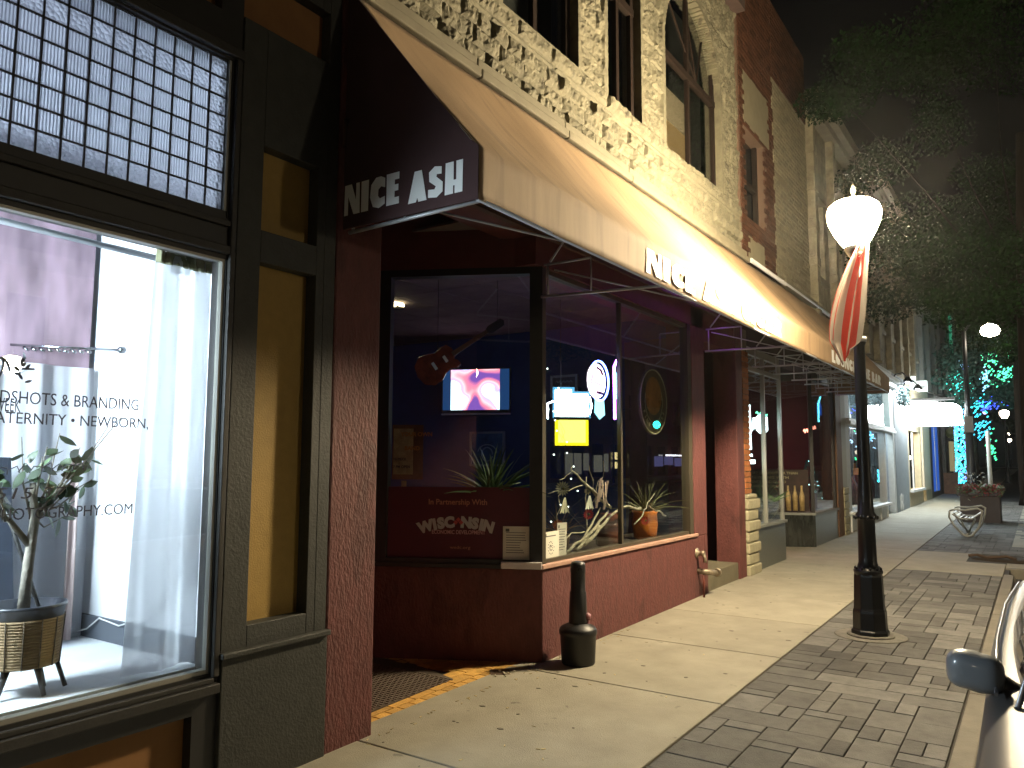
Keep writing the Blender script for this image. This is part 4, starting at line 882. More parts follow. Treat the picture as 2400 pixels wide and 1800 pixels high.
b = MB(); b.lathe([(.045, -.01), (.045, .03), (.032, .045)], (0, 0, 0), 18); b.bm.transform(Matrix.Translation((FX+.135, 8.52, .328)) @ Matrix.Rotation(R(-80), 4, 'X')); b.build('cap', brz, t)
b = MB(); b.tube([(FX+.06, 8.31, .34), (FX+.06, 8.31, gz(8.3))], .012); b.build('drain_pipe', mat('dark_red_pipe', (.13, .03, .02), .5), t)

# ================================================================ street lamp with flag
def street_lamp(name, label, x, y, L, z0=None, group=None, detail=True, col=(1, .82, .53), sc_=1):
    z = gz(y) if z0 is None else z0
    t = thing(name, label, 'street lamp', (x, y, z), group)
    c = (x, y, z)
    b = MB(); b.lathe([(.155, 0), (.155, .05), (.142, .06), (.138, .20), (.135, .22), (.128, .23), (.118, .50), (.112, .53), (.105, .54)], c, 8 if detail else 8, smooth=False); b.build('base', M_POLE, t, bevel=.004)
    b = MB()
    pr = [(.105, .50), (.118, .54), (.118, .555), (.10, .56), (.085, .585), (.074, .62), (.070, .98), (.074, .985), (.088, .99), (.088, 1.02), (.068, 1.05), (.06, 1.2), (.055, 1.3), (.046, 2.50), (.056, 2.52), (.056, 2.55), (.032, 2.60), (.030, 3.28), (.05, 3.31), (.07, 3.34), (.09, 3.37), (.095, 3.40), (.08, 3.41)]
    b.lathe(pr, c, 20)
    if detail:
        for k in range(10):
            a = 2*math.pi*k/10
            for zz, rr_ in ((.565, .10), (1.0, .092)): b.ball((x+rr_*math.cos(a), y+rr_*math.sin(a), z+zz), .014, 1, (1, 1, 1.5))
    b.build('post', M_POLE, t)
    b = MB(); b.lathe([(.09, 3.40), (.115, 3.43), (.175, 3.53), (.22, 3.64), (.228, 3.71), (.21, 3.77), (.16, 3.81), (.08, 3.835), (.03, 3.84)], c, 28)
    b.build('globe', emis('globe_light_%d' % L, col, L), t)
    b = MB(); b.lathe([(.03, 3.84), (.035, 3.85), (.012, 3.88), (.022, 3.92), (.012, 3.95), (.004, 3.99)], c, 14); b.build('finial', mat('weathered_brass', (.3, .28, .18), .4, metal=.5), t)
    return t
LX, LY = -1.27, 7.37
lamp = street_lamp('street_lamp', 'black street lamp with a glowing globe and a drooping flag, closest to the camera', LX, LY, LAMP)
b = MB(); b.lathe([(.29, .001), (.285, .004), (.27, .005)], (LX, LY, gz(LY)), 32); b.lathe([(.19, .004), (.185, .018), (.15, .02)], (LX, LY, gz(LY)), 32)
b.build('concrete_collar', mat('dark_collar_concrete', (.13, .12, .10), .9, var=.25, vscale=20, bump=.4), lamp)
b = MB(); b.box(LX-.075, LX-.071, LY-.05, LY+.03, gz(LY)+1.40, gz(LY)+1.47); 
M = Matrix.Translation((LX-.05, LY-.055, 1.47)) @ Matrix.Rotation(R(-40), 4, 'Z'); b.box(-.04, .02, -.003, .003, -.03, .03, M); b.build('paper_tag', mat('peach_paper', (.6, .35, .18), .7), lamp)
street_lamp('street_lamp', 'lit black street lamp behind the camera at the kerb', -.3, -6.8, 34, detail=False)
# flag
fl = thing('american_flag', 'red and white striped flag hanging limp from a staff on the near lamp post', 'flag', (LX, LY-.04, 2.62))
b = MB(); b.tube([(LX, LY-.045, 2.60), (LX+.055, LY-.10, 3.36)], .012, 8); b.ball((LX+.06, LY-.105, 3.38), .018, 2); b.build('staff', mat('brushed_staff', (.45, .42, .35), .4, metal=.4), fl)
b = MB(); b.lathe([(.062, 2.555), (.062, 2.60)], (LX, LY, gz(LY)-.02), 18); b.tube([(LX, LY-.03, 2.60), (LX, LY-.05, 2.64)], .02); b.build('bracket', M_TUBE, fl)
mR = mat('flag_red', (.34, .024, .012), .8); mW = mat('flag_white', (.30, .26, .22), .8); 
for m_ in (mR, mW):
    nt = m_.node_tree; tl = nt.nodes.new('ShaderNodeBsdfTranslucent'); bs = nt.nodes['Principled BSDF']; tl.inputs[0].default_value = bs.inputs['Base Color'].default_value; mx = nt.nodes.new('ShaderNodeMixShader'); mx.inputs[0].default_value = .35
    nt.links.new(bs.outputs[0], mx.inputs[1]); nt.links.new(tl.outputs[0], mx.inputs[2]); nt.links.new(mx.outputs[0], nt.nodes['Material Output'].inputs[0])
b = MB(); nu, nv_ = 78, 44; GG = []
for j in range(nv_+1):
    t_ = j/nv_; z = 3.46-1.12*t_; row = []
    left = -.03-.30*math.sin(min(1, t_*1.15)*math.pi*.56)-.0*t_; right = .065-.12*t_-.10*max(0, t_-.55)
    if t_ > .8: left += (t_-.8)*.55; right -= (t_-.8)*.25
    for i in range(nu+1):
        s = i/nu; a = s*2*math.pi*2.2
        u = left+(right-left)*(s+.035*math.sin(a+t_)); dep = .03*math.sin(a+.7*t_)+.02*math.sin(a*.5+2)
        zz = z+.05*math.sin(s*5+1)*t_-(.12*s*t_ if t_ > .7 else 0)*0+(-.0)
        if t_ > .75: zz += (.20*s)*(t_-.75)/.25
        row.append(b.bm.verts.new((LX+.06+u*.83+dep*.5, LY-.10+u*.45-dep*.8, zz)))
    GG.append(row)
for j in range(nv_):
    for i in range(nu):
        f = b._f([GG[j][i], GG[j][i+1], GG[j+1][i+1], GG[j+1][i]]); f.smooth = True; f.material_index = int((i/nu*6.9)) % 2
        if f.material_index == 0 and i < 1: f.material_index = 1
b.build('cloth', [mW, mR], fl, recalc=False)
# ================================================================ second bar front (y 10.02 .. 16.5)
sf = thing('second_bar_front', 'second bar front with grey green granite bulkheads and neon signs beyond the stone pier', 'shopfront', (FX, 13, 0))
M_GRAN = mat('grey_green_granite', (.075, .085, .075), .3, var=.3, vscale=30, coat=.3)
M_MARB = mat('veined_black_marble', (.022, .025, .022), .15, var=.6, vscale=5, stretch=(3, 1, .6), coat=.6)
M_OBR = mat('orange_brick', (.36, .13, .04), .85, var=.2, vscale=14, bump=.6, bscale=60, island=.25)
M_CRB = mat('cream_brick', (.19, .165, .105), .85, var=.2, vscale=12, bump=.5, bscale=60, island=.16)
M_RBR = mat('red_brown_brick', (.062, .027, .016), .9, spec=.1, var=.2, vscale=14, bump=.6, bscale=60, island=.3)
def brickwall(mb, y0, y1, z0, z1, x=FX, bh=.072, bw=.22, holes=(), d=.02, ragged=0):
    j = 0; z = z0
    while z < z1-.01:
        y = y0-(bw/2 if j % 2 else 0); zt = min(z+bh-.012, z1)
        while y < y1-.01:
            a = max(y, y0)+.005; c = min(y+bw, y1)-.005
            if ragged and c > y1-.02 and (j//3) % 2: c -= ragged
            if c-a > .02 and not any(h[0] < (a+c)/2 < h[1] and h[2] < (z+zt)/2 < h[3] for h in holes): mb.box(x-d, x+rnd.uniform(-.002, .003), a, c, z, zt)
            y += bw
        z += bh; j += 1
# stone pier at 10.02-10.53 : quoin base then brick
b = MB(); z = -.05
for k in range(8):
    h = .14; w_ = .50 if k % 2 else .44; b.box(FX-.25, FX+.03+.01*(k % 2), 10.035, 10.035+w_, z+.004, z+h-.004); z += h
b.box(FX-.25, FX+.02, 10.04, 10.46, z, z+.06)
qp = b.build('quoin_pier', mat('cream_limestone', (.36, .33, .22), .85, var=.12, vscale=10, bump=.6, bscale=40), sf, bevel=.02)
b = MB(); brickwall(b, 10.03, 10.28, 1.14, 3.0, bw=.25); b.build('brick_pier', M_OBR, sf); MB().box(FX-.3, FX-.018, 10.03, 10.28, 1.0, 3.3).build('brick_pier_core', mat('mortar', (.18, .15, .1), .9), sf)
b = MB(); b.box(FX-.2, FX-.02, 10.53, 11.95, -.1, .66); b.build('granite_bulkhead', M_GRAN, sf, bevel=.006)
b = MB(); b.box(FX-.24, FX+.01, 10.52, 11.97, .66, .70); b.build('granite_sill', mat('grey_sill', (.2, .21, .19), .5), sf, bevel=.006)
b = MB()
b.box(FX-.08, FX-.03, 10.28, 10.33, .7, 3.0); b.box(FX-.08, FX-.025, 11.06, 11.10, .7, 3.0); b.box(FX-.08, FX-.03, 11.90, 11.96, .7, 3.0); b.box(FX-.08, FX-.03, 10.33, 11.9, 2.78, 2.84); b.box(FX-.08, FX-.03, 10.33, 11.9, 3.0, 3.1)
b.build('window_frame', mat('pale_metal_frame', (.40, .40, .36), .4, metal=.3), sf)
b = MB(); b.box(FX-.055, FX-.05, 10.33, 11.9, .7, 3.0); b.build('window_pane', M_GL, sf)
B2 = Vector((-3.15, 13.75)); e2 = Vector((-4.05, 13.35)); d2 = (e2-B2).normalized()
def W2(s, n, z): nn_ = Vector((d2.y, -d2.x)); nn_ = nn_ if nn_.y < 0 else -nn_; return (B2.x+d2.x*s+nn_.x*n, B2.y+d2.y*s+nn_.y*n, z)
def w2box(mb, s0, s1, n0, n1, z0, z1):
    V = [mb.bm.verts.new(W2(s, n, z)) for z in (z0, z1) for n in (n0, n1) for s in (s0, s1)]
    for q in ((0, 2, 3, 1), (4, 5, 7, 6), (0, 1, 5, 4), (2, 6, 7, 3), (0, 4, 6, 2), (1, 3, 7, 5)): mb._f([V[i] for i in q])
b = MB(); w2box(b, 0, 1.3, -.1, 0, -.1, .66); b.build('marble_bulkhead', M_MARB, sf)
b = MB(); w2box(b, 0, 1.3, -.14, .02, .66, .70); b.box(FX-.2, FX+.01, 13.75, 15.6, .662, .702); b.build('far_sill', mat('grey_sill'), sf)
b = MB(); b.box(FX-.2, FX-.02, 13.77, 15.6, -.1, .66); b.build('far_bulkhead', M_GRAN, sf)
b = MB(); w2box(b, 0, .06, -.08, 0, .7, 3.1); w2box(b, 1.2, 1.3, -.08, 0, .7, 3.1); b.box(FX-.08, FX-.03, 15.5, 15.6, .7, 3.1); b.box(FX-.08, FX-.03, 13.8, 15.5, 2.95, 3.1); b.build('far_window_frame', M_BLK, sf)
b = MB(); w2box(b, .06, 1.2, -.045, -.04, .7, 3.05); b.box(FX-.055, FX-.05, 13.8, 15.5, .7, 3.05); b.build('far_pane', M_GL, sf)
b = MB(); b.box(FX-.3, FX-.0, 15.6, 16.05, -.1, 3.4); b.build('brown_pier', mat('brown_pier_paint', (.14, .07, .035), .7, var=.2), sf)
b = MB(); z = -.05
for k in range(8): b.box(FX-.25, FX+.03, 16.05, 16.42+.05*(k % 2), z+.004, z+.136); z += .14
b.build('far_quoin_pier', mat('cream_limestone'), sf, bevel=.02)
b = MB(); b.box(FX-.3, FX, 16.05, 16.45, 1.07, 3.9); b.build('upper_pier', mat('grey_cream_paint', (.4, .4, .36), .7), sf)
b = MB(); b.box(-8.0, -7.9, 10, 16.5, 0, 3.4); b.box(-8, FX-.3, 16.3, 16.4, 0, 3.4); b.box(-8, FX-.35, 10.02, 10.1, 0, 3.4); b.box(-4.8, -4.7, 11.97, 13.2, 0, 3.4); b.build('back_wall', mat('dark_red_room_wall', (.07, .014, .018), .8, var=.2, vscale=2), sf)
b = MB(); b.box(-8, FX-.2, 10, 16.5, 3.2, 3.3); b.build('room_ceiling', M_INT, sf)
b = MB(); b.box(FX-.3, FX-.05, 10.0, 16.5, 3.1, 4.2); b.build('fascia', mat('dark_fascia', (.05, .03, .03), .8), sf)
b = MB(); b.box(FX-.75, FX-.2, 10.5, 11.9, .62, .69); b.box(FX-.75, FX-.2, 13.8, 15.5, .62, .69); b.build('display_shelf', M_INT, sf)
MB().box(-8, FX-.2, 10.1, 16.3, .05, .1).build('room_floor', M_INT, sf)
b = MB(); b.box(-6.5, -5.8, 13.5, 14.4, 3.15, 3.19); b.box(-6.9, -6.4, 10.6, 11.2, 3.15, 3.19); b.build('room_light', emis('reddish_fill', (1, .40, .42), 45), sf)  # unseen glowing panels added to brighten and redden this room
struct(MB().box(-4.8, FX-.005, 11.97, 13.8, -.1, -.003, sl=.01).build('recess_pavement', M_CONC))
# neon signs here
def nthing(label, loc): return thing('window_neon', label, 'neon sign', loc)
N_WB = emis('bright_white_neon', (.8, .95, 1), 7)
t = nthing('tall white sword shaped neon in the first pane past the stone pier', (-3.35, 10.95, 1.6))
b = MB(); b.tube([(-3.35, 10.95, 2.35), (-3.35, 10.90, 2.15), (-3.35, 10.88, 2.0)], [.01, .03, .045]); b.tube([(-3.35, 10.88, 2.0), (-3.35, 11.1, 2.06), (-3.35, 10.92, 1.95), (-3.35, 10.94, 1.72)], .02); b.build('tube', N_WB, t)
b = MB(); b.box(-3.36, -3.34, 10.72, 11.0, 1.62, 1.66); b.box(-3.36, -3.34, 10.72, 11.12, 1.52, 1.58); b.build('base_panel', N_WB, t)
t = nthing('white neon beer sign with a wavy green top edge left of the recess', (-3.4, 11.85, 2.0))
b = MB(); b.prism([(11.28, 2.0), (11.28, 2.2), (11.45, 2.24), (11.55, 2.2), (11.78, 2.22), (11.80, 2.02), (11.65, 1.97), (11.45, 1.96)], 'x', -3.36, -3.34); b.build('panel', N_WB, t)
b = MB(); b.tube([(-3.35, 11.25+.55*k/12, 2.25+.02*math.sin(k*1.6)) for k in range(13)], .009, 6); b.build('wavy_tube', N_GR, t)
t = nthing('small white neon panel at the recess corner beside the wavy topped sign', W2(1.15, -.3, 2.1))
b = MB(); p_ = (-3.42, 12.55); b.box(-3.9, -3.88, 12.9, 13.3, 2.10, 2.28); b.build('panel', N_WB, t)
t = nthing('blue arched neon outline high in the far window by the brown pier', (-3.3, 15.1, 2.5))
b = MB(); b.tube([(-3.3, 14.9, 2.28), (-3.3, 14.92, 2.62), (-3.3, 15.1, 2.75), (-3.3, 15.1, 2.74)], .013, 6); b.build('pale_tube', N_CY, t)
b = MB(); b.prism([(14.97, 2.4), (14.97, 2.62), (15.12, 2.70), (15.3, 2.6), (15.3, 2.42)], 'x', -3.34, -3.33); b.build('blue_panel', emis('deep_blue_panel', (.01, .16, .9), 1.0), t)
t = nthing('red script neon low under the blue arch in the far window', (-3.36, 14.3, 2.1))
b = MB(); b.tube([(-3.36, 14.0+.9*k/16, 2.08+.006*k+.035*math.sin(k*2.2)) for k in range(17)], .010, 6); b.build('script_tube', emis('soft_red_neon', (1, .3, .2), 5), t)
# lettered panel with bottles in angled window
t = thing('drinks_poster', 'dark poster of bottles with white lines of text in the angled window', 'poster', W2(.6, -.08, 1))
b = MB(); w2box(b, .08, 1.15, -.08, -.07, .72, 1.42); b.build('sheet', mat('dark_poster', (.05, .018, .015), .6, var=.3), t)
b = MB()
for k in range(4):
    text_bm(b, ('WHAT IS SMOOTHER THAN', 'AN EVENING WITH', 'FRIENDS AND GOOD', 'CIGARS AND SPIRITS')[k], frame(W2(1.1, -.066, 1.34-.075*k), (-d2.x, -d2.y, 0)), .06, bold=.001, depth=.001, width=(.85, .7, .65, .6)[k])
b.build('text_lines', mat('cream_print'), t)
b = MB()
for k in range(4): p_ = W2(.20+.11*k, -.05, .73); b.lathe([(.04, 0), (.042, .25), (.018, .34), (.015, .42)], p_, 12)
b.build('printed_bottle', mat('amber_bottle_print', (.34, .24, .10), .5, var=.5, vscale=9), t)
for k, (x_, y_) in enumerate(((-3.42, 11.55), (-3.45, 10.78))):
    t = thing('window_plant', ('snake plant in a cream pot at the right end of the granite sill window', 'leafy plant behind the white sword neon')[k], 'potted plant', (x_, y_, .69))
    b = MB(); b.lathe([(.10, 0), (.13, .18), (.11, .18)], (x_, y_, .69), 20); b.build('pot', mat('cream_pot', (.42, .38, .24), .5), t); spikes('foliage', mat('deep_green_blade', (.05, .10, .04), .5, island=.3), (x_, y_, .86), 30, .25, .55, .022, t, 40+k, spread=.45, bend=.1)
t = thing('small_fir', 'small dark fir tree with teal lights in the far bar window', 'fir tree', (-3.45, 14.9, .7)); b = MB(); rr = random.Random(5)
for k in range(900):
    h = rr.random(); a = rr.uniform(0, 6.28); r = .30*(1-h)+.02; p = Vector((-3.5+r*.6*math.cos(a), 14.95+r*math.sin(a), .85+.75*h)); leaf(b, p, (math.cos(a), math.sin(a), -.3), .06, .014, rr)
b.build('needles', mat('teal_green_needles', (.02, .07, .06), .6), t, recalc=False); b = MB()
for k in range(26):
    h = rr.random(); a = rr.uniform(-1.5, 1.5); r = .30*(1-h)+.04; b.ball((-3.5+r*.6*math.cos(a), 14.95+r*math.sin(a), .85+.75*h), .012, 1)
b.build('string_light', emis('pale_teal_light', (.5, .95, 1), 6), t)

# ================================================================ upper floors beyond the stone building
bb = thing('brick_building', 'dark red brick upper storey with cream panels next to the limestone building', 'building', (FX, 11, 4))
hl = [(10.38, 11.6, 6.25, 7.02), (10.36, 11.36, 4.92, 6.22), (10.46, 11.20, 4.33, 4.65)]
b = MB(); brickwall(b, 10.2, 11.86, 4.2, 8.8, holes=hl, ragged=.06); brickwall(b, 11.86, 14.0, 7.55, 8.8); b.build('brick_face', M_RBR, bb)
holes_wall_b = MB(); holes_wall(holes_wall_b, FX-.3, FX-.016, [10.17, 11.84], [4.2, 8.85], [hl[1]]); holes_wall_b.box(FX-.3, FX-.02, 11.84, 14.0, 7.55, 8.85); holes_wall_b.build('mortar_core', mat('dark_mortar', (.10, .06, .04), .9), bb)
for q_ in ((10.38, 11.6, 6.25, 7.02), (10.46, 11.20, 4.33, 4.65)): b = MB(); b.box(FX-.01, FX+.0, *q_); b.build('cream_panel', mat('cream_render', (.16, .14, .09), .8, var=.1), bb)
b = MB(); b.box(FX-.2, FX-.19, 10.36, 11.36, 4.92, 6.22); f = b.build('window_pane', mat('black_window', (.01, .012, .014), .12), bb)
b = MB(); b.box(FX-.18, FX-.12, 10.36, 10.42, 4.92, 6.22); b.box(FX-.18, FX-.12, 11.30, 11.36, 4.92, 6.22); b.box(FX-.18, FX-.12, 10.42, 11.3, 5.5, 5.56); b.build('window_frame', mat('brown_window_frame'), bb)
cb = thing('cream_building', 'cream brick upper storey behind the near street lamp', 'building', (FX, 13, 4))
b = MB(); brickwall(b, 11.87, 14.0, 4.2, 7.54, x=FX-.01, holes=[(12.05, 12.7, 5.9, 6.1)]); b.build('brick_face', M_CRB, cb)  # bricks left out in one spot imitate a small dark shadow
MB().box(FX-.3, FX-.028, 11.86, 14.0, 4.2, 7.55).build('wall_core', mat('mortar'), cb)
b = MB(); b.box(FX-.02, FX+.12, 11.9, 13.9, 4.2, 4.3); b.build('string_course', M_LEDGE, cb)
def upper(name, label, y0, y1, z0, z1, m, bays, wz=((4.9, 6.4),), pil=.22, depth=.14, cornice=True, seed=0):
    t = thing(name, label, 'building', (FX, (y0+y1)/2, z0)); rr = random.Random(seed); b = MB(); wd = (y1-y0)/bays; hs = []
    for k in range(bays):
        for a, c in wz: hs.append((y0+wd*k+wd*.30, y0+wd*(k+1)-wd*.22, a, c))
    holes_wall(b, FX-.35, FX-.02, [y0, y1], [z0, z1], hs); b.build('wall', m, t)
    for k in range(bays+1):
        b = MB(); y = min(max(y0+wd*k, y0), y1-pil); b.box(FX-.02, FX-.02+depth, y, y+pil, z0, z1-.3)
        for q in range(5): zz = z0+.3+q*(z1-z0-.8)/5; b.box(FX-.02, FX-.01+depth, y-.03, y+pil+.03, zz, zz+.16)
        b.build('pilaster', m, t, bevel=.01)
    for h in hs:
        b = MB(); b.box(FX-.24, FX-.22, *h); g = b.build('window', mat('black_window'), t); b = MB(); b.box(FX-.05, FX+.05, h[0]-.06, h[1]+.06, h[2]-.1, h[2]-.002); b.box(FX-.05, FX+.03, h[0]-.05, h[1]+.05, h[3]+.002, h[3]+.16); b.box(FX-.2, FX-.16, h[0], h[1], (h[2]+h[3])/2-.02, (h[2]+h[3])/2+.02)
        b.build('window_trim', M_LEDGE, g)
    if cornice: b = MB(); b.box(FX-.02, FX+.3, y0, y1, z1-.25, z1); b.box(FX-.02, FX+.18, y0, y1, z1-.4, z1-.25); b.build('cornice', M_LEDGE, t)
    return t
M_TAN = mat('tan_rough_stone', (.17, .15, .10), .9, var=.35, vscale=5, bump=.7, bscale=30); M_GRY = mat('grey_painted_wall', (.10, .11, .10), .8, var=.2, vscale=4, bump=.3)
upper('pilastered_building', 'tan stone upper storey with narrow pilasters behind the hanging flag', 14.0, 20.5, 4.0, 8.2, M_TAN, 4, seed=1)
upper('stone_row_building', 'rough tan stone upper storey above the gooseneck lamps', 20.5, 27.0, 3.95, 8.8, M_TAN, 4, seed=2)
upper('grey_row_building', 'grey upper storey above the white glowing sign', 27.0, 35.0, 4.0, 8.3, M_GRY, 4, seed=3)
b_ = upper('far_row_building', 'dark far upper storey with a teal lit edge strip', 35.0, 46, 0, 8.6, mat('dark_far_wall', (.08, .08, .07), .9, var=.2), 5, wz=((1, 2.8), (4.9, 6.4)), seed=4)
b = MB(); b.box(FX+.12, FX+.2, 39.2, 39.7, 3.6, 8.3); b.build('teal_spill_strip', emis('teal_spill', (.02, .5, .28), .45), b_)  # self-glow stands in for fairy light spill on the wall edge
# dentilled white cornice & white shop
ws = thing('white_shop', 'white framed shopfront with blue snowflake lights in its windows', 'shopfront', (FX, 20, 0))
M_WP = mat('white_shop_paint', (.50, .51, .50), .6, var=.08, vscale=10)
b = MB(); holes_wall(b, FX-.15, FX-.01, [16.5, 22.9], [-.1, 3.95], [(16.9, 18.55, .56, 2.28), (18.7, 21.2, .56, 2.28), (16.9, 18.55, 2.45, 3.45), (18.7, 22.2, 2.45, 3.45), (21.4, 22.6, .1, 2.3)]); b.build('shop_frame', M_WP, ws)
b = MB(); b.box(FX-.01, FX+.10, 16.6, 21.3, .52, .57); b.box(FX-.01, FX+.08, 16.6, 22.6, 2.31, 2.37); b.box(FX-.01, FX+.05, 16.6, 22.6, 2.37, 2.43); b.box(FX-.01, FX+.12, 16.5, 22.8, 3.5, 3.58); b.box(FX-.01, FX+.2, 16.5, 22.8, 3.62, 3.72); b.box(FX-.01, FX+.06, 16.6, 21.3, .1, .14)
for y in (16.7, 17.9, 19.0, 20.2, 21.2): b.box(FX-.01, FX+.02, y, y+.06, .14, .52)
b.build('moulding', mat('bright_white_trim', (.75, .76, .75), .5), ws)
b = MB(); b.box(FX-.09, FX-.085, 16.9, 18.55, .56, 2.28); b.box(FX-.09, FX-.085, 18.7, 21.2, .56, 2.28); b.box(FX-.09, FX-.085, 16.9, 22.2, 2.45, 3.45); b.build('pane', M_GL, ws)
b = MB(); b.box(-7, FX-.15, 16.5, 16.55, 0, 3.6); b.box(-7, -6.9, 16.5, 22.8, 0, 3.6); b.box(-7, FX-.15, 22.8, 22.85, 0, 3.6); b.box(-7, FX-.15, 16.5, 22.8, 3.6, 3.65); b.box(-7, FX-.15, 16.5, 22.8, .3, .35); b.build('room', mat('pale_shop_wall', (.35, .38, .42), .8, var=.15), ws)
b = MB(); b.box(-3.75, -3.7, 16.6, 21.3, .35, 2.38); b.build('dark_backing', mat('blue_grey_backing', (.12, .11, .13), .8, var=.3), ws)
b = MB()
for k in range(3): b.box(-6, -3.6, 17.2+k*1.9, 17.5+k*1.9, 3.56, 3.59)
b.build('ceiling_light', emis('shop_ceiling_light', (.75, .95, 1), 60), ws)
b = MB(); b.box(-3.62, -3.5, 16.9, 18.5, 2.34, 2.37); b.box(-3.62, -3.5, 18.8, 21.1, 2.34, 2.37); b.build('added_display_fill', emis('display_fill_glow', (.8, .9, 1), 14), ws)  # glowing strips added to brighten the window display
b = MB(); rr = random.Random(6)
for k in range(46): b.bar((-3.4+rr.uniform(-.1, .1), y_ := rr.uniform(16.95, 18.5) if k % 2 else rr.uniform(18.8, 21.1), z_ := rr.uniform(1.88, 2.25)), (-3.4, y_+.05, z_+.03), .022)
b.build('snowflake_light', emis('blue_white_light', (.45, .7, 1), 8), ws)
b = MB()
for y in (17.3, 18.0, 19.2, 20.1, 20.8):
    b.lathe([(.02, 0), (.13, .02), (.15, .4), (.06, .62), (.03, .66)], (-3.5, y, .6), 10)
b.build('clothing_display', mat('dark_red_fabric', (.35, .08, .08), .8, var=.5, vscale=9), ws)
b = MB()
for k in range(7): b.box(-3.5, -3.47, 17.0+.12*k, 17.07+.12*k, 1.30+.12*(k % 2), 1.36+.12*(k % 2))
b.box(-3.5, -3.46, 20.8, 21.0, 1.3, 1.45); b.ball((-3.45, 19.3, 1.78), .06, 1); b.ball((-3.45, 17.2, 1.72), .08, 1); b.build('shelf_light', emis('warm_shelf_light', (1, .85, .65), 4), ws)
b = MB(); b.box(-3.9, -3.8, 21.35, 22.65, .1, 2.3); b.build('shop_door', mat('pale_grey_door', (.3, .3, .3), .6), ws)
MB().box(FX-.3, FX+.0, 22.85, 25.2, -.1, 3.95).build('grey_pier', mat('blue_grey_pier', (.17, .2, .22), .7, var=.12), ws, bevel=.01)
b = MB()
for a in range(16): b.ball((FX+.003, 23.6+.28*math.sin(a*1.7), .62-.16+.16*math.cos(a*2.3)), .09, 1, (.04, 1, 1.1))
b.build('peeled_patch', mat('pale_peeled_patch', (.45, .45, .42), .8), ws)
for k, (y, z) in enumerate(((22.6, 3.75), (24.6, 3.72))):
    t = thing('gooseneck_lamp', ('black gooseneck wall lamp at the end of the long awning', 'black gooseneck wall lamp beside the white glowing sign')[k], 'wall lamp', (FX, y, z), 'gooseneck lamps over the white shop')
    b = MB(); b.tube([(FX, y, z-.05), (FX+.12, y, z+.12), (FX+.3, y-.1, z+.14), (FX+.42, y-.15, z+.0)], .018, 8); b.build('arm', M_POLE, t)
    b = MB(); b.lathe([(.03, .08), (.06, .05), (.14, -.08), (.135, -.08), (.05, .03)], (FX+.42, y-.15, z-.05), 18, cap=False); b.build('shade', M_POLE, t)
    b = MB(); b.ball((FX+.42, y-.15, z-.09), .05, 2); b.build('bulb', emis('cool_white_bulb', (.85, .95, 1), 5000), t)
b = MB(); rr = random.Random(9)
for k in range(500): a = rr.uniform(0, 6.28); r = rr.random()**.5*.42; leaf(b, (FX+.25+.3*r*math.cos(a), 22.9+r*1.4*math.sin(a), 3.35+rr.uniform(-.25, .2)), (rr.uniform(-1, 1), rr.uniform(-1, 1), rr.uniform(-1, .2)), .10, .03, rr)
tag(b.build('hanging_greenery', mat('blue_green_leaf', (.04, .07, .07), .6, island=.4), recalc=False), 'clump of dark hanging greenery under the first gooseneck lamp', 'hanging plant')
# glowing projecting sign
t = thing('glowing_sign', 'large overexposed white projecting sign with a rounded outer corner', 'sign', (-2.6, 26.5, 3))
cr_ = [(-3.14, 2.655), (-1.83, 2.655)]+[(-1.83-.26+.26*math.cos(a/8*math.pi/2), 3.05+.26*math.sin(a/8*math.pi/2)) for a in range(9)]+[(-3.14, 3.42)]
b = MB(); b.prism(cr_, 'y', 26.42, 26.7); b.build('light_box', emis('sign_light', (.92, 1, 1), 42), t)
b = MB(); b.box(-3.14, -2.0, 26.5, 26.62, 3.42, 3.50); b.tube([(-3.14, 26.56, 3.9), (-2.2, 26.56, 3.46)], .02); b.build('bracket', M_BLK, t)
t = thing('open_sign', 'small square lit white sign above the large glowing sign', 'sign', (-2.8, 26.3, 3.85))
b = MB(); b.box(-2.95, -2.68, 26.2, 26.4, 3.68, 4.0); b.build('light_box', emis('small_sign_light', (.9, 1, .97), 1.6), t)
b = MB(); text_bm(b, 'OPEN', frame((-2.93, 26.19, 3.78), (1, 0, 0)), .11, bold=.003, depth=.002, width=.22); b.build('lettering', mat('grey_letter', (.1, .12, .12), .6), t)
b = MB(); b.box(-3.15, -2.98, 26.2, 26.35, 3.75, 4.15); b.build('side_panel', emis('small_sign_light'), t)
# yellow shop
ys_ = thing('yellow_shop', 'warmly lit cream shopfront beyond the white glowing sign', 'shopfront', (FX, 28, 0))
b = MB(); holes_wall(b, FX-.2, FX-.01, [25.2, 31], [-.1, 4], [(25.6, 28.2, .75, 2.5), (28.5, 29.3, .3, 2.5)]); b.build('wall', mat('warm_cream_wall', (.42, .36, .24), .7, var=.12), ys_)
MB().box(FX-.01, FX+.05, 28.4, 30.2, .65, 2.75).build('cream_panel', mat('cream_shutter', (.5, .42, .3), .7), ys_)
MB().box(-4.6, -4.5, 25.2, 31, 0, 3.2).build('back_wall', mat('warm_cream_wall'), ys_)
b = MB(); b.box(FX-.1, FX-.06, 26.8, 26.9, .75, 2.5); b.box(FX-.01, FX+.1, 25.4, 28.3, .68, .75); b.box(FX-.01, FX+.06, 25.3, 31, 2.8, 3.0); b.build('trim', mat('bright_white_trim'), ys_)
b = MB(); b.box(-4.2, -3.9, 25.8, 29, 3.0, 3.05); b.build('interior_light', emis('warm_interior_light', (1, .8, .45), 22), ys_)
b = MB(); b.ball((FX-.4, 25.9, 2.3), .10, 2); b.ball((FX-.3, 27.9, 1.7), .07, 2); b.build('globe_bulb', emis('warm_globe_bulb', (1, .95, .75), 6), ys_)
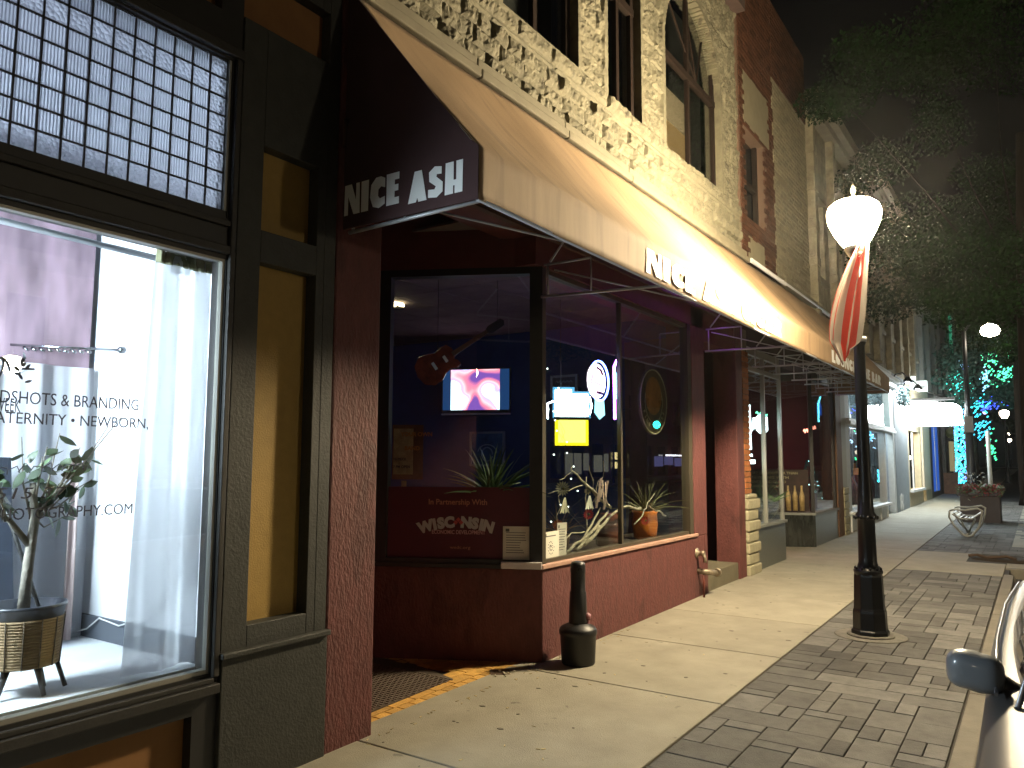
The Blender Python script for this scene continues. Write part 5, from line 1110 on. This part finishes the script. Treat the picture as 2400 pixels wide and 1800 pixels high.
b = MB(); b.ball((FX+.15, 30.4, 2.9), .09, 2); tag(b.build('wall_light', emis('white_wall_light', (.95, 1, 1), 16)), 'small round white wall light under the end of the glowing sign', 'wall lamp')
# blue shop
bs_ = thing('blue_shop', 'narrow shopfront lit deep blue beyond the cream one', 'shopfront', (FX, 33, 0))
b = MB(); holes_wall(b, FX-.2, FX-.01, [31, 35], [-.1, 4], [(31.6, 33.9, .5, 2.9)]); b.build('wall', mat('dark_grey_wall', (.10, .09, .07), .8), bs_)
b = MB(); b.box(FX-.06, FX-.045, 31.6, 33.9, .5, 2.9); b.build('blue_glow_door', emis('blue_shop_light', (.02, .16, .85), .55), bs_)  # door panel glows by itself to stand for the blue light
b = MB(); b.box(FX-.044, FX-.02, 32.7, 32.8, .5, 2.9); b.ball((FX-.3, 32.2, 1.7), .05, 1); b.build('glazing_bar', mat('pale_metal_frame'), bs_)
b = MB(); brickwall(b, 0, .6, 0, .9, x=0); b.bm.transform(Matrix.Translation((-2.55, 33.5, .33)) @ Matrix.Rotation(R(-90), 4, 'Z')); 
b = MB(); b.box(-3.1, -2.2, 34.5, 34.9, .2, 1.15); tag(b.build('brick_planter', mat('brown_brick', (.18, .10, .06), .9, var=.3)), 'low brown brick planter wall below the turquoise lit trunk', 'planter')
t = thing('potted_topiary', 'pale round topiary on a cream column beside the turquoise lights', 'topiary', (-2.9, 34, .3)); b = MB()
b.lathe([(.1, 1.2), (.1, 2.4)], (-2.9, 36, 0), 10); b.build('column', emis('yellow_column_glow', (.7, .6, .3), .35), t); b = MB(); b.ball((-2.85, 36, 2.75), .25, 2); b.build('ball', mat('yellow_green_foliage', (.3, .3, .12), .8), t)  # column glows by itself in place of light falling on it
# ================================================================ trees
def rand_dir(rr):
    while 1:
        v = Vector((rr.uniform(-1, 1), rr.uniform(-1, 1), rr.uniform(-1, 1)))
        if .05 < v.length < 1: return v.normalized()
def tree(name, label, x, y, h0, R_, H, n, seed, trunk_r=.17, leafm=None, ls=.07, clusters=46, cut=None, group=None):
    z = gz(y) if x < 2 else -.1
    t = thing(name, label, 'tree', (x, y, z), group); rr = random.Random(seed); b = MB(); cz = z+h0+H/2
    b.tube([(x, y, z-.05), (x+.01, y, z+.25), (x-.02, y+.03, z+h0*.6), (x, y, z+h0+.4), (x+.05, y, cz)], [trunk_r*1.35, trunk_r*1.05, trunk_r*.9, trunk_r*.75, trunk_r*.35], 14); cl = []
    for k in range(clusters):
        d = rand_dir(rr); rad = rr.uniform(.45, 1)**.6; c = Vector((x+d.x*R_*rad, y+d.y*R_*rad, cz+d.z*H/2*rad))
        if cut and not cut(c): continue
        cl.append((c, rr.uniform(.45, .95)))
    lim = [Vector((x, y, z+h0+rr.uniform(-.2, 1.2))) for _ in range(6)]
    for c, r in cl[:14]:
        s0 = rr.choice(lim); m_ = s0.lerp(c, .5)+Vector((rr.uniform(-.2, .2), rr.uniform(-.2, .2), .25)); b.tube([s0, m_, c], [.02, .012, .005], 5)
    b.build('trunk', mat('dark_bark', (.007, .0045, .003), .95, spec=.05, var=.35, vscale=12, bump=.8, bscale=30, stretch=(1, 1, .3)), t)
    lf = MB()
    for k in range(n):
        c, r = rr.choice(cl); p = c+rand_dir(rr)*r*rr.random()**.45*Vector((1, 1, .55)).length/1.55
        p.z = c.z+(p.z-c.z)*.6
        d = rand_dir(rr); s = d.orthogonal().normalized(); u = ls*rr.uniform(.6, 1.4); w2 = u*.32
        lf._f([lf.bm.verts.new(p), lf.bm.verts.new(p+d*u*.5+s*w2), lf.bm.verts.new(p+d*u), lf.bm.verts.new(p+d*u*.5-s*w2)])
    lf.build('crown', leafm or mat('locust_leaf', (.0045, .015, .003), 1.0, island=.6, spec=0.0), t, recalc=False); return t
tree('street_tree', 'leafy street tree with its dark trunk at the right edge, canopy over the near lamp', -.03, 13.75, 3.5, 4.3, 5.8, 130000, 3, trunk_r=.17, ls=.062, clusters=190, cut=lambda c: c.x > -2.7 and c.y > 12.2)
tree('street_tree', 'smaller leafy street tree overhanging the tall lamp further down the row', -.4, 28.0, 4.3, 3.0, 5.0, 18000, 5, trunk_r=.14, ls=.11, clusters=40, cut=lambda c: c.x > -1.5)
ft = tree('lit_tree', 'street tree wrapped and hung with turquoise and blue fairy lights', -1.75, 30, 2.7, 1.9, 2.9, 7000, 8, trunk_r=.13, leafm=mat('teal_shaded_leaf', (.02, .05, .04), .9, spec=.05), ls=.12, clusters=26, cut=lambda c: c.x > -2.0)
def lights(name, col, s, n, fn, r=.022, seed=1, parent=None):
    rr = random.Random(seed); b = MB()
    for k in range(n): p = Vector(fn(rr)); b.bar(p, p+Vector((.03, .02, .035))*(r/.022), r*1.15)
    o = b.build(name, emis(name+'_glow_%d' % seed, col, s), parent); o['kind'] = 'stuff'; return o
def ftr(rr): a = rr.uniform(0, 6.28); h = rr.uniform(.55, 3.0); r = .20+.05*max(0, 1.4-h); return (-2.02+r*math.cos(a)+(-.09 if h > 1 else .0), 29.9+r*math.sin(a), h+.25)
b = MB(); b.tube([(-2.02, 30.0, .3), (-2.1, 30.0, 1.2), (-2.1, 30, 3.3)], .18, 12); b.build('wrapped_stem', mat('dark_bark'), ft)
lights('trunk_string_light', (.05, .75, .9), 3.4, 620, ftr, .028, 2, ft)
lights('trunk_string_light', (.2, .3, 1), 3.2, 230, ftr, .026, 3, ft)
def blob(cx, cz, rx, rz, y=29.6):
    return lambda rr: (cx+rr.gauss(0, .5)*rx, y+rr.uniform(-.3, .6), cz+rr.gauss(0, .5)*rz)
lights('crown_string_light', (.06, .9, .75), 2.6, 90, blob(-2.06, 4.1, .28, .40), .028, 4, ft)
for i, (cx, cz, rx, rz, col) in enumerate(((-1.55, 3.45, .4, .3, (.05, .8, .9)), (-1.3, 3.4, .25, .2, (.05, .1, 1)), (-1.1, 4.2, .3, .35, (.1, 1, .45)), (-.8, 4.4, .22, .2, (.1, .9, .5)), (-1.55, 2.6, .25, .35, (.05, .6, .9)), (-1.3, 2.0, .12, .4, (.05, .8, .3)), (-1.95, 4.9, .1, .15, (.3, .7, 1)), (-1.9, 4.65, .06, .2, (.2, .2, .9)), (-1.2, 4.95, .25, .15, (.1, .8, .4)), (-1.35, 4.3, .1, .3, (.3, .7, 1)), (-.55, 5.0, .15, .12, (.1, 1, .5)), (-2.1, 2.9, .12, .3, (.2, .8, 1)))):
    lights('crown_string_light', col, 3.0, 42, blob(cx, cz, rx*1.25, rz*1.25), .026, 10+i, ft)
tree('far_tree', 'dark far tree behind the planter of red flowers', -.6, 88, 2.5, 5.5, 9, 7000, 12, trunk_r=.2, leafm=mat('far_dark_leaf', (.015, .024, .01), .9, spec=.04), ls=.22, clusters=34)
# tree pit
b = MB(); b.lathe([(.02, .0), (.62, .0), (.64, -.02)], (-.30, 13.72, gz(13.7)+.003), 26, sx=1, sy=.55, cap=False); struct(b.build('tree_pit_soil', mat('dark_soil', (.03, .022, .015), .95, bump=.8)), 'stuff')
b = MB(); b.tube([(-.95+.12*k, 13.62-.02*math.sin(k*3), gz(13.6)+.03+.02*math.sin(k*2.1)) for k in range(6)], .022, 7); tag(b.build('tree_guard_strap', mat('rusty_edge', (.07, .045, .03), .9)), 'low dark edging strip in front of the tree pit', 'edging')

# ================================================================ tall lamp, other lamps
t = thing('tall_street_lamp', 'tall dark lamp post with a bright globe on a short side arm beyond the planter', 'street lamp', (-1.62, 25.8, gz(25.8)))
b = MB(); z = .26; b.lathe([(.2, 0), (.2, .6), (.12, .75), (.11, 2.1), (.13, 2.15), (.12, 2.5), (.07, 2.8), (.055, 5.15), (.02, 5.2)], (-1.62, 25.8, z), 14); b.box(-1.72, -1.5, 25.6, 25.72, z+2.15, z+2.6); b.build('post', M_POLE, t)
b = MB(); b.tube([(-1.62, 25.8, 5.3), (-1.4, 25.75, 5.62), (-1.1, 25.7, 5.66), (-.97, 25.68, 5.5)], .03, 8); b.build('arm', M_POLE, t)
b = MB(); b.lathe([(.06, .20), (.2, .12), (.25, 0), (.2, -.11), (.06, -.16)], (-.965, 25.68, 5.28), 20); b.build('globe', emis('far_globe_light', (1, .88, .68), 60), t)
FL_ = [(-1.40, 48.7, 3.9, 'far street lamp just left of the trunk, brightest of the distant lights'), (-1.75, 75.8, 3.85, 'tiny far street lamp right of the turquoise tree, low one of the distant lights'), (-1.3, 60, 4.35, 'tiny far street lamp nearest the trunk above the low one')]
l2 = street_lamp('far_street_lamp', FL_[0][3], FL_[0][0], FL_[0][1], 26, group='distant street lamps', detail=False, col=(1, .9, .7))
for q in FL_[1:]: dup(l2, (q[0]-FL_[0][0], q[1]-FL_[0][1], q[2]-FL_[0][2]), q[3])
b = MB(); b.ball((-2.15, 46, 4.1), .10, 2); tag(b.build('violet_light', emis('violet_light', (.65, .45, 1), 6)), 'small violet light between the turquoise lights and the white post', 'light')
# white post
t = thing('banner_post', 'slender white post standing behind the planter of red flowers', 'post', (-1.03, 23, .23))
b = MB(); b.lathe([(.05, 0), (.05, 2.1), (.03, 2.12)], (-1.04, 23, .23), 10); b.build('shaft', mat('pale_grey_paint', (.6, .6, .58), .6), t)
# planter with red flowers
t = thing('flower_planter', 'square dark planter box full of red flowers on the paver strip', 'planter', (-1.15, 21, .21))
b = MB(); b.box(-1.55, -.77, 20.6, 21.4, .2, .83); b.box(-1.58, -.74, 20.57, 21.43, .80, .86); b.build('box', mat('dark_brown_planter', (.06, .045, .045), .7, var=.1), t, bevel=.01)
for nm, mm_, n_, sd_ in (('foliage', mat('mixed_green', (.08, .10, .04), .7, island=.5), 900, 1), ('red_blossom', mat('red_blossom', (.20, .02, .02), .7, island=.4), 650, 2), ('pale_blossom', mat('pale_blossom', (.3, .3, .26), .7, island=.4), 200, 3)):
    b = MB(); rr = random.Random(sd_)
    for k in range(n_):
        x_ = rr.uniform(-1.6, -.72); y_ = rr.uniform(20.5, 21.45); zz = .86+rr.uniform(-.08, .16)*(1 if nm != 'pale_blossom' else 3)
        if nm == 'pale_blossom' and x_ > -1.0: continue
        leaf(b, (x_, y_, zz), (rr.uniform(-1, 1), rr.uniform(-1, 1), rr.uniform(-.2, 1)), .08, .03, rr)
    b.build(nm, mm_, t, recalc=False)
# bench
t = thing('metal_bench', 'small grey metal bench with looped ends and a slatted seat on the pavers', 'bench', (-1.2, 17.3, .17))
M_BEN = mat('grey_powder_coat', (.36, .36, .33), .5, metal=.2)
for y in (17.0, 18.1):
    b = MB(); z = .17; P = [(-1.46, y, .64), (-1.47, y, .52), (-1.38, y, .34), (-1.25, y, .20), (-1.18, y, .175), (-1.10, y, .20), (-1.00, y, .34), (-.94, y, .55), (-.93, y, .66), (-1.0, y, .70), (-1.2, y, .66), (-1.4, y, .665), (-1.46, y, .64)]
    b.tube(P, .019, 8); b.tube([(-1.42, y, .58), (-1.3, y, .50), (-1.1, y, .50), (-.97, y, .60)], .014, 8); b.build('end_loop', M_BEN, t)
b = MB()
for k in range(9): u = k/8; x_ = -1.40+.42*u; zz = .60-.12*math.sin(math.pi*u); b.bar((x_, 17.0, zz), (x_, 18.1, zz), .030, .008)
b.build('seat', M_BEN, t)
b = MB(); b.tube([(-1.2, 17.0, .19), (-1.2, 18.1, .19)], .02); b.tube([(-1.3, 17.1, .5), (-1.2, 17.5, .2)], .016); b.tube([(-1.05, 17.1, .5), (-1.2, 17.5, .2)], .016); b.build('brace', M_BEN, t)

# ================================================================ silver car at the kerb, facing the camera
def car(name, label, x0, ynose, m_paint, group=None, facing=-1, mirror=True):
    Wd, Ln = 1.74, 4.5; zr = -.13+gz(ynose+2)
    t = thing(name, label, 'car', (x0+Wd/2, ynose+Ln/2, zr), group); cx = x0+Wd/2
    def P(x, s, z): return (x, ynose+s*Ln, zr+z)
    # stations: s, halfwidth bottom, half width mid, half width shoulder, z bottom, z mid, z shoulder, z centre
    ST = [(.0, .50, .58, .50, .30, .45, .60, .62), (.03, .70, .76, .66, .22, .48, .66, .69), (.10, .80, .86, .76, .20, .52, .76, .80), (.20, .82, .87, .79, .20, .55, .84, .89), (.295, .82, .87, .80, .20, .56, .90, .95), (.36, .82, .87, .815, .20, .57, .93, .96), (.5, .82, .87, .825, .2, .58, .95, .96), (.68, .82, .87, .82, .2, .58, .97, .98), (.80, .82, .87, .80, .2, .58, .98, 1.02), (.93, .80, .85, .76, .22, .58, .97, 1.02), (.985, .72, .78, .68, .3, .56, .93, .97), (1, .6, .68, .58, .38, .56, .88, .92)]
    b = MB(); rings = []
    for s, a, m_, sh, z0_, z1_, z2_, z3_ in ST:
        half = [(a, z0_), (a+(m_-a)*.7, (z0_+z1_)/2), (m_, z1_), (m_-.01, (z1_+z2_)/2), (sh+.02, z2_-.02), (sh-.04, z2_+(z3_-z2_)*.45), (sh*.6, z2_+(z3_-z2_)*.85), (0, z3_)]
        ring = [b.v(*P(cx-u, s, v)) for u, v in half]+[b.v(*P(cx+u, s, v)) for u, v in half[-2::-1]]; rings.append(ring)
    for A_, B_ in zip(rings, rings[1:]):
        for k in range(len(A_)-1): f = b._f([A_[k], A_[k+1], B_[k+1], B_[k]]); f.smooth = True
        b._f([A_[0], B_[0], B_[-1], A_[-1]])
    b._f(rings[0][::-1]); b._f(rings[-1]); body = b.build('body', m_paint, t)
    # greenhouse
    GH = [(.31, .70, .74, .92, .94), (.40, .60, .76, .95, 1.27), (.47, .56, .78, .95, 1.41), (.58, .56, .79, .96, 1.45), (.70, .55, .78, .97, 1.42), (.78, .54, .76, .98, 1.30), (.87, .60, .70, .98, 1.03)]
    b = MB(); rings = []
    for s, top, bot, zb, zt in GH: rings.append([b.v(*P(cx-bot, s, zb-.02)), b.v(*P(cx-top-.02, s, zt-.06 if zt > 1.1 else zt-.01)), b.v(*P(cx-top*.75, s, zt)), b.v(*P(cx, s, zt+.02)), b.v(*P(cx+top*.75, s, zt)), b.v(*P(cx+top+.02, s, zt-.06 if zt > 1.1 else zt-.01)), b.v(*P(cx+bot, s, zb-.02))])
    for i, (A_, B_) in enumerate(zip(rings, rings[1:])):
        for k in range(6):
            f = b._f([A_[k], A_[k+1], B_[k+1], B_[k]]); side = k in (0, 5); ws_ = i in (0, 1) and k in (1, 2, 3, 4); rw = i in (4, 5) and k in (1, 2, 3, 4)
            f.material_index = 1 if (side or ws_ or rw) else 0; f.smooth = not side
    b.build('cabin', [m_paint, mat('tinted_car_glass', (.012, .014, .018), .04, spec=.8)], t)
    b = MB()
    for sg in (-1, 1):
        b.tube([P(cx+sg*.745, .315, .93), P(cx+sg*.64, .40, 1.22), P(cx+sg*.60, .47, 1.375), P(cx+sg*.60, .6, 1.405), P(cx+sg*.58, .72, 1.37), P(cx+sg*.66, .86, 1.0)], .009, 8)
        b.tube([P(cx+sg*.80, .33, .945), P(cx+sg*.825, .5, .965), P(cx+sg*.82, .68, .985), P(cx+sg*.78, .85, .99)], .007, 6)
    b.build('window_trim', mat('satin_chrome', (.3, .3, .32), .3, metal=.8), t)
    b = MB()
    for sg in (-1, 1):
        b.tube([P(cx+sg*.60, .03, .70), P(cx+sg*.655, .12, .815), P(cx+sg*.69, .2, .885), P(cx+sg*.70, .29, .945)], .005, 5)
    b.box(cx-.72, cx+.72, ynose+.30*Ln-.03, ynose+.315*Ln, zr+.925, zr+.955); b.build('cowl_and_seams', M_BLK, t)
    for sg in (-1, 1):
        for s in (.17, .80):
            wc = (cx+sg*.80, ynose+s*Ln, zr+.32); b = MB(); b.lathe([(.2, -.09), (.30, -.10), (.325, -.06), (.325, .06), (.30, .10), (.2, .09)], (0, 0, 0), 28); b.bm.transform(Matrix.Translation(wc) @ Matrix.Rotation(R(90), 4, 'Y')); wh = b.build('wheel', mat('tyre_rubber', (.02, .02, .02), .8), t)
            b = MB(); b.lathe([(.02, -.105), (.2, -.10), (.21, -.08), (.21, .08), (.2, .10), (.02, .105)], (0, 0, 0), 20); b.bm.transform(Matrix.Translation(wc) @ Matrix.Rotation(R(90), 4, 'Y')); b.build('rim', mat('satin_chrome'), wh)
        b = MB(); b.ball(P(cx+sg*.55, .035, .60), .13, 2, (1.1, .5, .6)); b.build('headlight', mat('clear_lens', (.5, .5, .5), .1, coat=1), t)
        b = MB(); b.box(cx+sg*.77-.02, cx+sg*.77+.02, ynose+.5*Ln, ynose+.5*Ln+.16, zr+.84, zr+.865); b.build('door_handle', m_paint, t)
        # mirror
        if mirror:
            mc = Vector(P(cx+sg*.86, .355, .985)); b = MB(); res = bmesh.ops.create_icosphere(b.bm, subdivisions=4, radius=1)
            for v in res['verts']:
                u = v.co; X = math.copysign(abs(u.x)**.6, u.x)*.082; Y = (u.y*.055 if u.y < 0 else u.y*.012); Z = math.copysign(abs(u.z)**.65, u.z)*.062-(.012*(X*sg < 0))*.5
                v.co = Vector((mc.x+X, mc.y+Y, mc.z+Z-.06*X*sg*-.4))
            for f in b.bm.faces: f.smooth = True
            mi = b.build('mirror', mat('blue_grey_mirror_shell', (.26, .28, .30), .35, metal=0, coat=.8) if name == 'silver_car' else m_paint, t)
            b = MB(); b.tube([(mc.x-sg*.05, mc.y+.01, mc.z-.02), (mc.x-sg*.09, mc.y+.02, mc.z-.055), (mc.x-sg*.13, mc.y+.03, mc.z-.07)], [.03, .035, .03], 10); b.build('mirror_arm', M_BLK, mi)
    return t
M_SIL = mat('silver_car_paint', (.115, .112, .11), .42, spec=.25, metal=.1)
car('silver_car', 'silver car parked at the kerb facing the camera, only its mirror and flank in frame', -.215, 1.36, M_SIL)
# ================================================================ across the street (seen reflected in the windows)
c_ = car('parked_car', 'dark parked car on the far side of the street, nearest of the row', 9.8, 19.0, mat('dark_car_paint', (.03, .03, .035), .2, coat=.8), 'cars parked across the street', mirror=False)
for k, q in enumerate((6.2, 12.6, 19.5)): dup(c_, (0, q, 0), ('dark parked car on the far side of the street, second along', 'dark parked car on the far side of the street, third along', 'dark parked car on the far side of the street, farthest along')[k])
ol = street_lamp('opposite_street_lamp', 'lit street lamp on the far side of the street opposite the bar', 12.5, 8.0, 300, z0=0, group='lamps across the street', detail=False, col=(1, .85, .6))
dup(ol, (.5, 21, 0), 'lit street lamp on the far side of the street, second along'); dup(ol, (0, -22, 0), 'lit street lamp on the far side of the street, behind the camera'); dup(ol, (-.4, 27.0, 0), 'lit street lamp on the far side of the street, farthest along')
def opp(y0, y1, h, m, label, lit, seed):
    t = thing('opposite_building', label, 'building', (15.6, (y0+y1)/2, 0)); rr = random.Random(seed); b = MB(); n = max(2, int((y1-y0)/2.2)); wd = (y1-y0)/n; hs = []
    for k in range(n):
        hs.append((y0+wd*k+.3, y0+wd*(k+1)-.3, .6, 2.6))
        for z in (4.2, 7.2):
            if z+1.8 < h: hs.append((y0+wd*k+.6, y0+wd*(k+1)-.6, z, z+1.7))
    holes_wall(b, 15.6, 16, [y0, y1], [-.3, h], hs); b.build('wall', m, t); b = MB(); b.box(15.3, 15.6, y0, y1, h-.4, h); b.box(15.4, 15.6, y0, y1, 3.1, 3.5); b.build('cornice', M_LEDGE, t)
    b = MB(); g = MB()
    for h_ in hs:
        (b if (h_[2] < 1 and rr.random() < lit) else g).box(15.8, 15.85, *h_)
    if len(b.bm.faces): b.build('lit_window', emis('lit_shop_window_%d' % seed, ((1, .85, .4), (.9, .85, .6), (.5, .5, 1))[seed % 3], .30), t)
    else: b.bm.free()
    g.build('dark_window', mat('black_window'), t)
M_OB = mat('opposite_brick', (.16, .09, .06), .9, var=.2); M_OT = mat('opposite_tan', (.25, .2, .14), .9, var=.2)
opp(-12, 4, 9, M_OB, 'brown brick building across the street behind the camera', .3, 0); opp(4, 13, 7, M_OT, 'tan building across the street from the near awning', .5, 1); opp(13, 24, 9.5, M_OB, 'brown brick building across the street opposite the near lamp', .7, 3)
opp(24, 36, 8, M_OT, 'tan building across the street with cream lit windows', .8, 4); opp(36, 60, 9, M_OB, 'brown brick building across the street with violet lit windows', .0, 5)
for nm_, l_, cc_, ee_ in (('pale_window', [(37.8, 38.6, .8, 2), (38.8, 39.6, .8, 2), (39.9, 40.5, 1.0, 2), (41.2, 42.2, .9, 1.9), (42.5, 43.0, .9, 2)], (.8, .78, .6), .35), ('yellow_window', [(43.6, 44.6, 1.1, 1.5), (43.6, 44.6, 1.65, 2.1), (46.4, 46.9, 1.2, 1.5), (46.4, 46.9, 1.7, 2.05)], (1, .82, .35), 3.0), ('violet_window', [(50, 51.4, 1.2, 1.9), (51.7, 53.2, 1.3, 1.9), (53.6, 55.5, 1.2, 1.8)], (.4, .4, 1), .35), ('bulb_row', [(52+.4*k, 52.2+.4*k, 1.93, 2.03) for k in range(9)], (.9, .9, 1), 6)):
    b = MB()
    for h_ in l_: b.box(15.5, 15.56, *h_)
    t = tag(b.build(nm_, emis(nm_+'_light', cc_, ee_)), 'lit %s panes of a shop across the street, seen only as a reflection' % nm_.split('_')[0], 'lit window')
t = thing('traffic_light', 'green traffic light on a post far across the street', 'traffic light', (12.8, 37, 0)); b = MB(); b.lathe([(.08, 0), (.06, 4.5)], (12.6, 37.9, -.1), 10); b.tube([(12.6, 37.9, 4.3), (10.0, 37.9, 4.35)], .05); b.build('post', M_POLE, t)
b = MB(); b.box(9.82, 10.18, 37.75, 38.0, 3.1, 4.3); b.build('housing', M_BLK, t); b = MB(); b.ball((10.0, 37.73, 3.45), .2, 2, (1, .5, 1)); b.build('green_lens', emis('green_signal', (.02, 1, .75), 14), t)

# ================================================================ thin air volume added to imitate lens bloom round the lamps
hz = bpy.data.materials.new('bloom_haze'); hz.use_nodes = True; nt = hz.node_tree
for n in list(nt.nodes): nt.nodes.remove(n)
o = nt.nodes.new('ShaderNodeOutputMaterial'); v = nt.nodes.new('ShaderNodeVolumePrincipled'); v.inputs['Color'].default_value = (.9, .92, .9, 1); v.inputs['Density'].default_value = .0004; v.inputs['Anisotropy'].default_value = .86
nt.links.new(v.outputs[0], o.inputs['Volume'])
o = MB().box(-16, 24, -26, 132, -2.0, 11).build('haze', hz); struct(o, 'stuff')
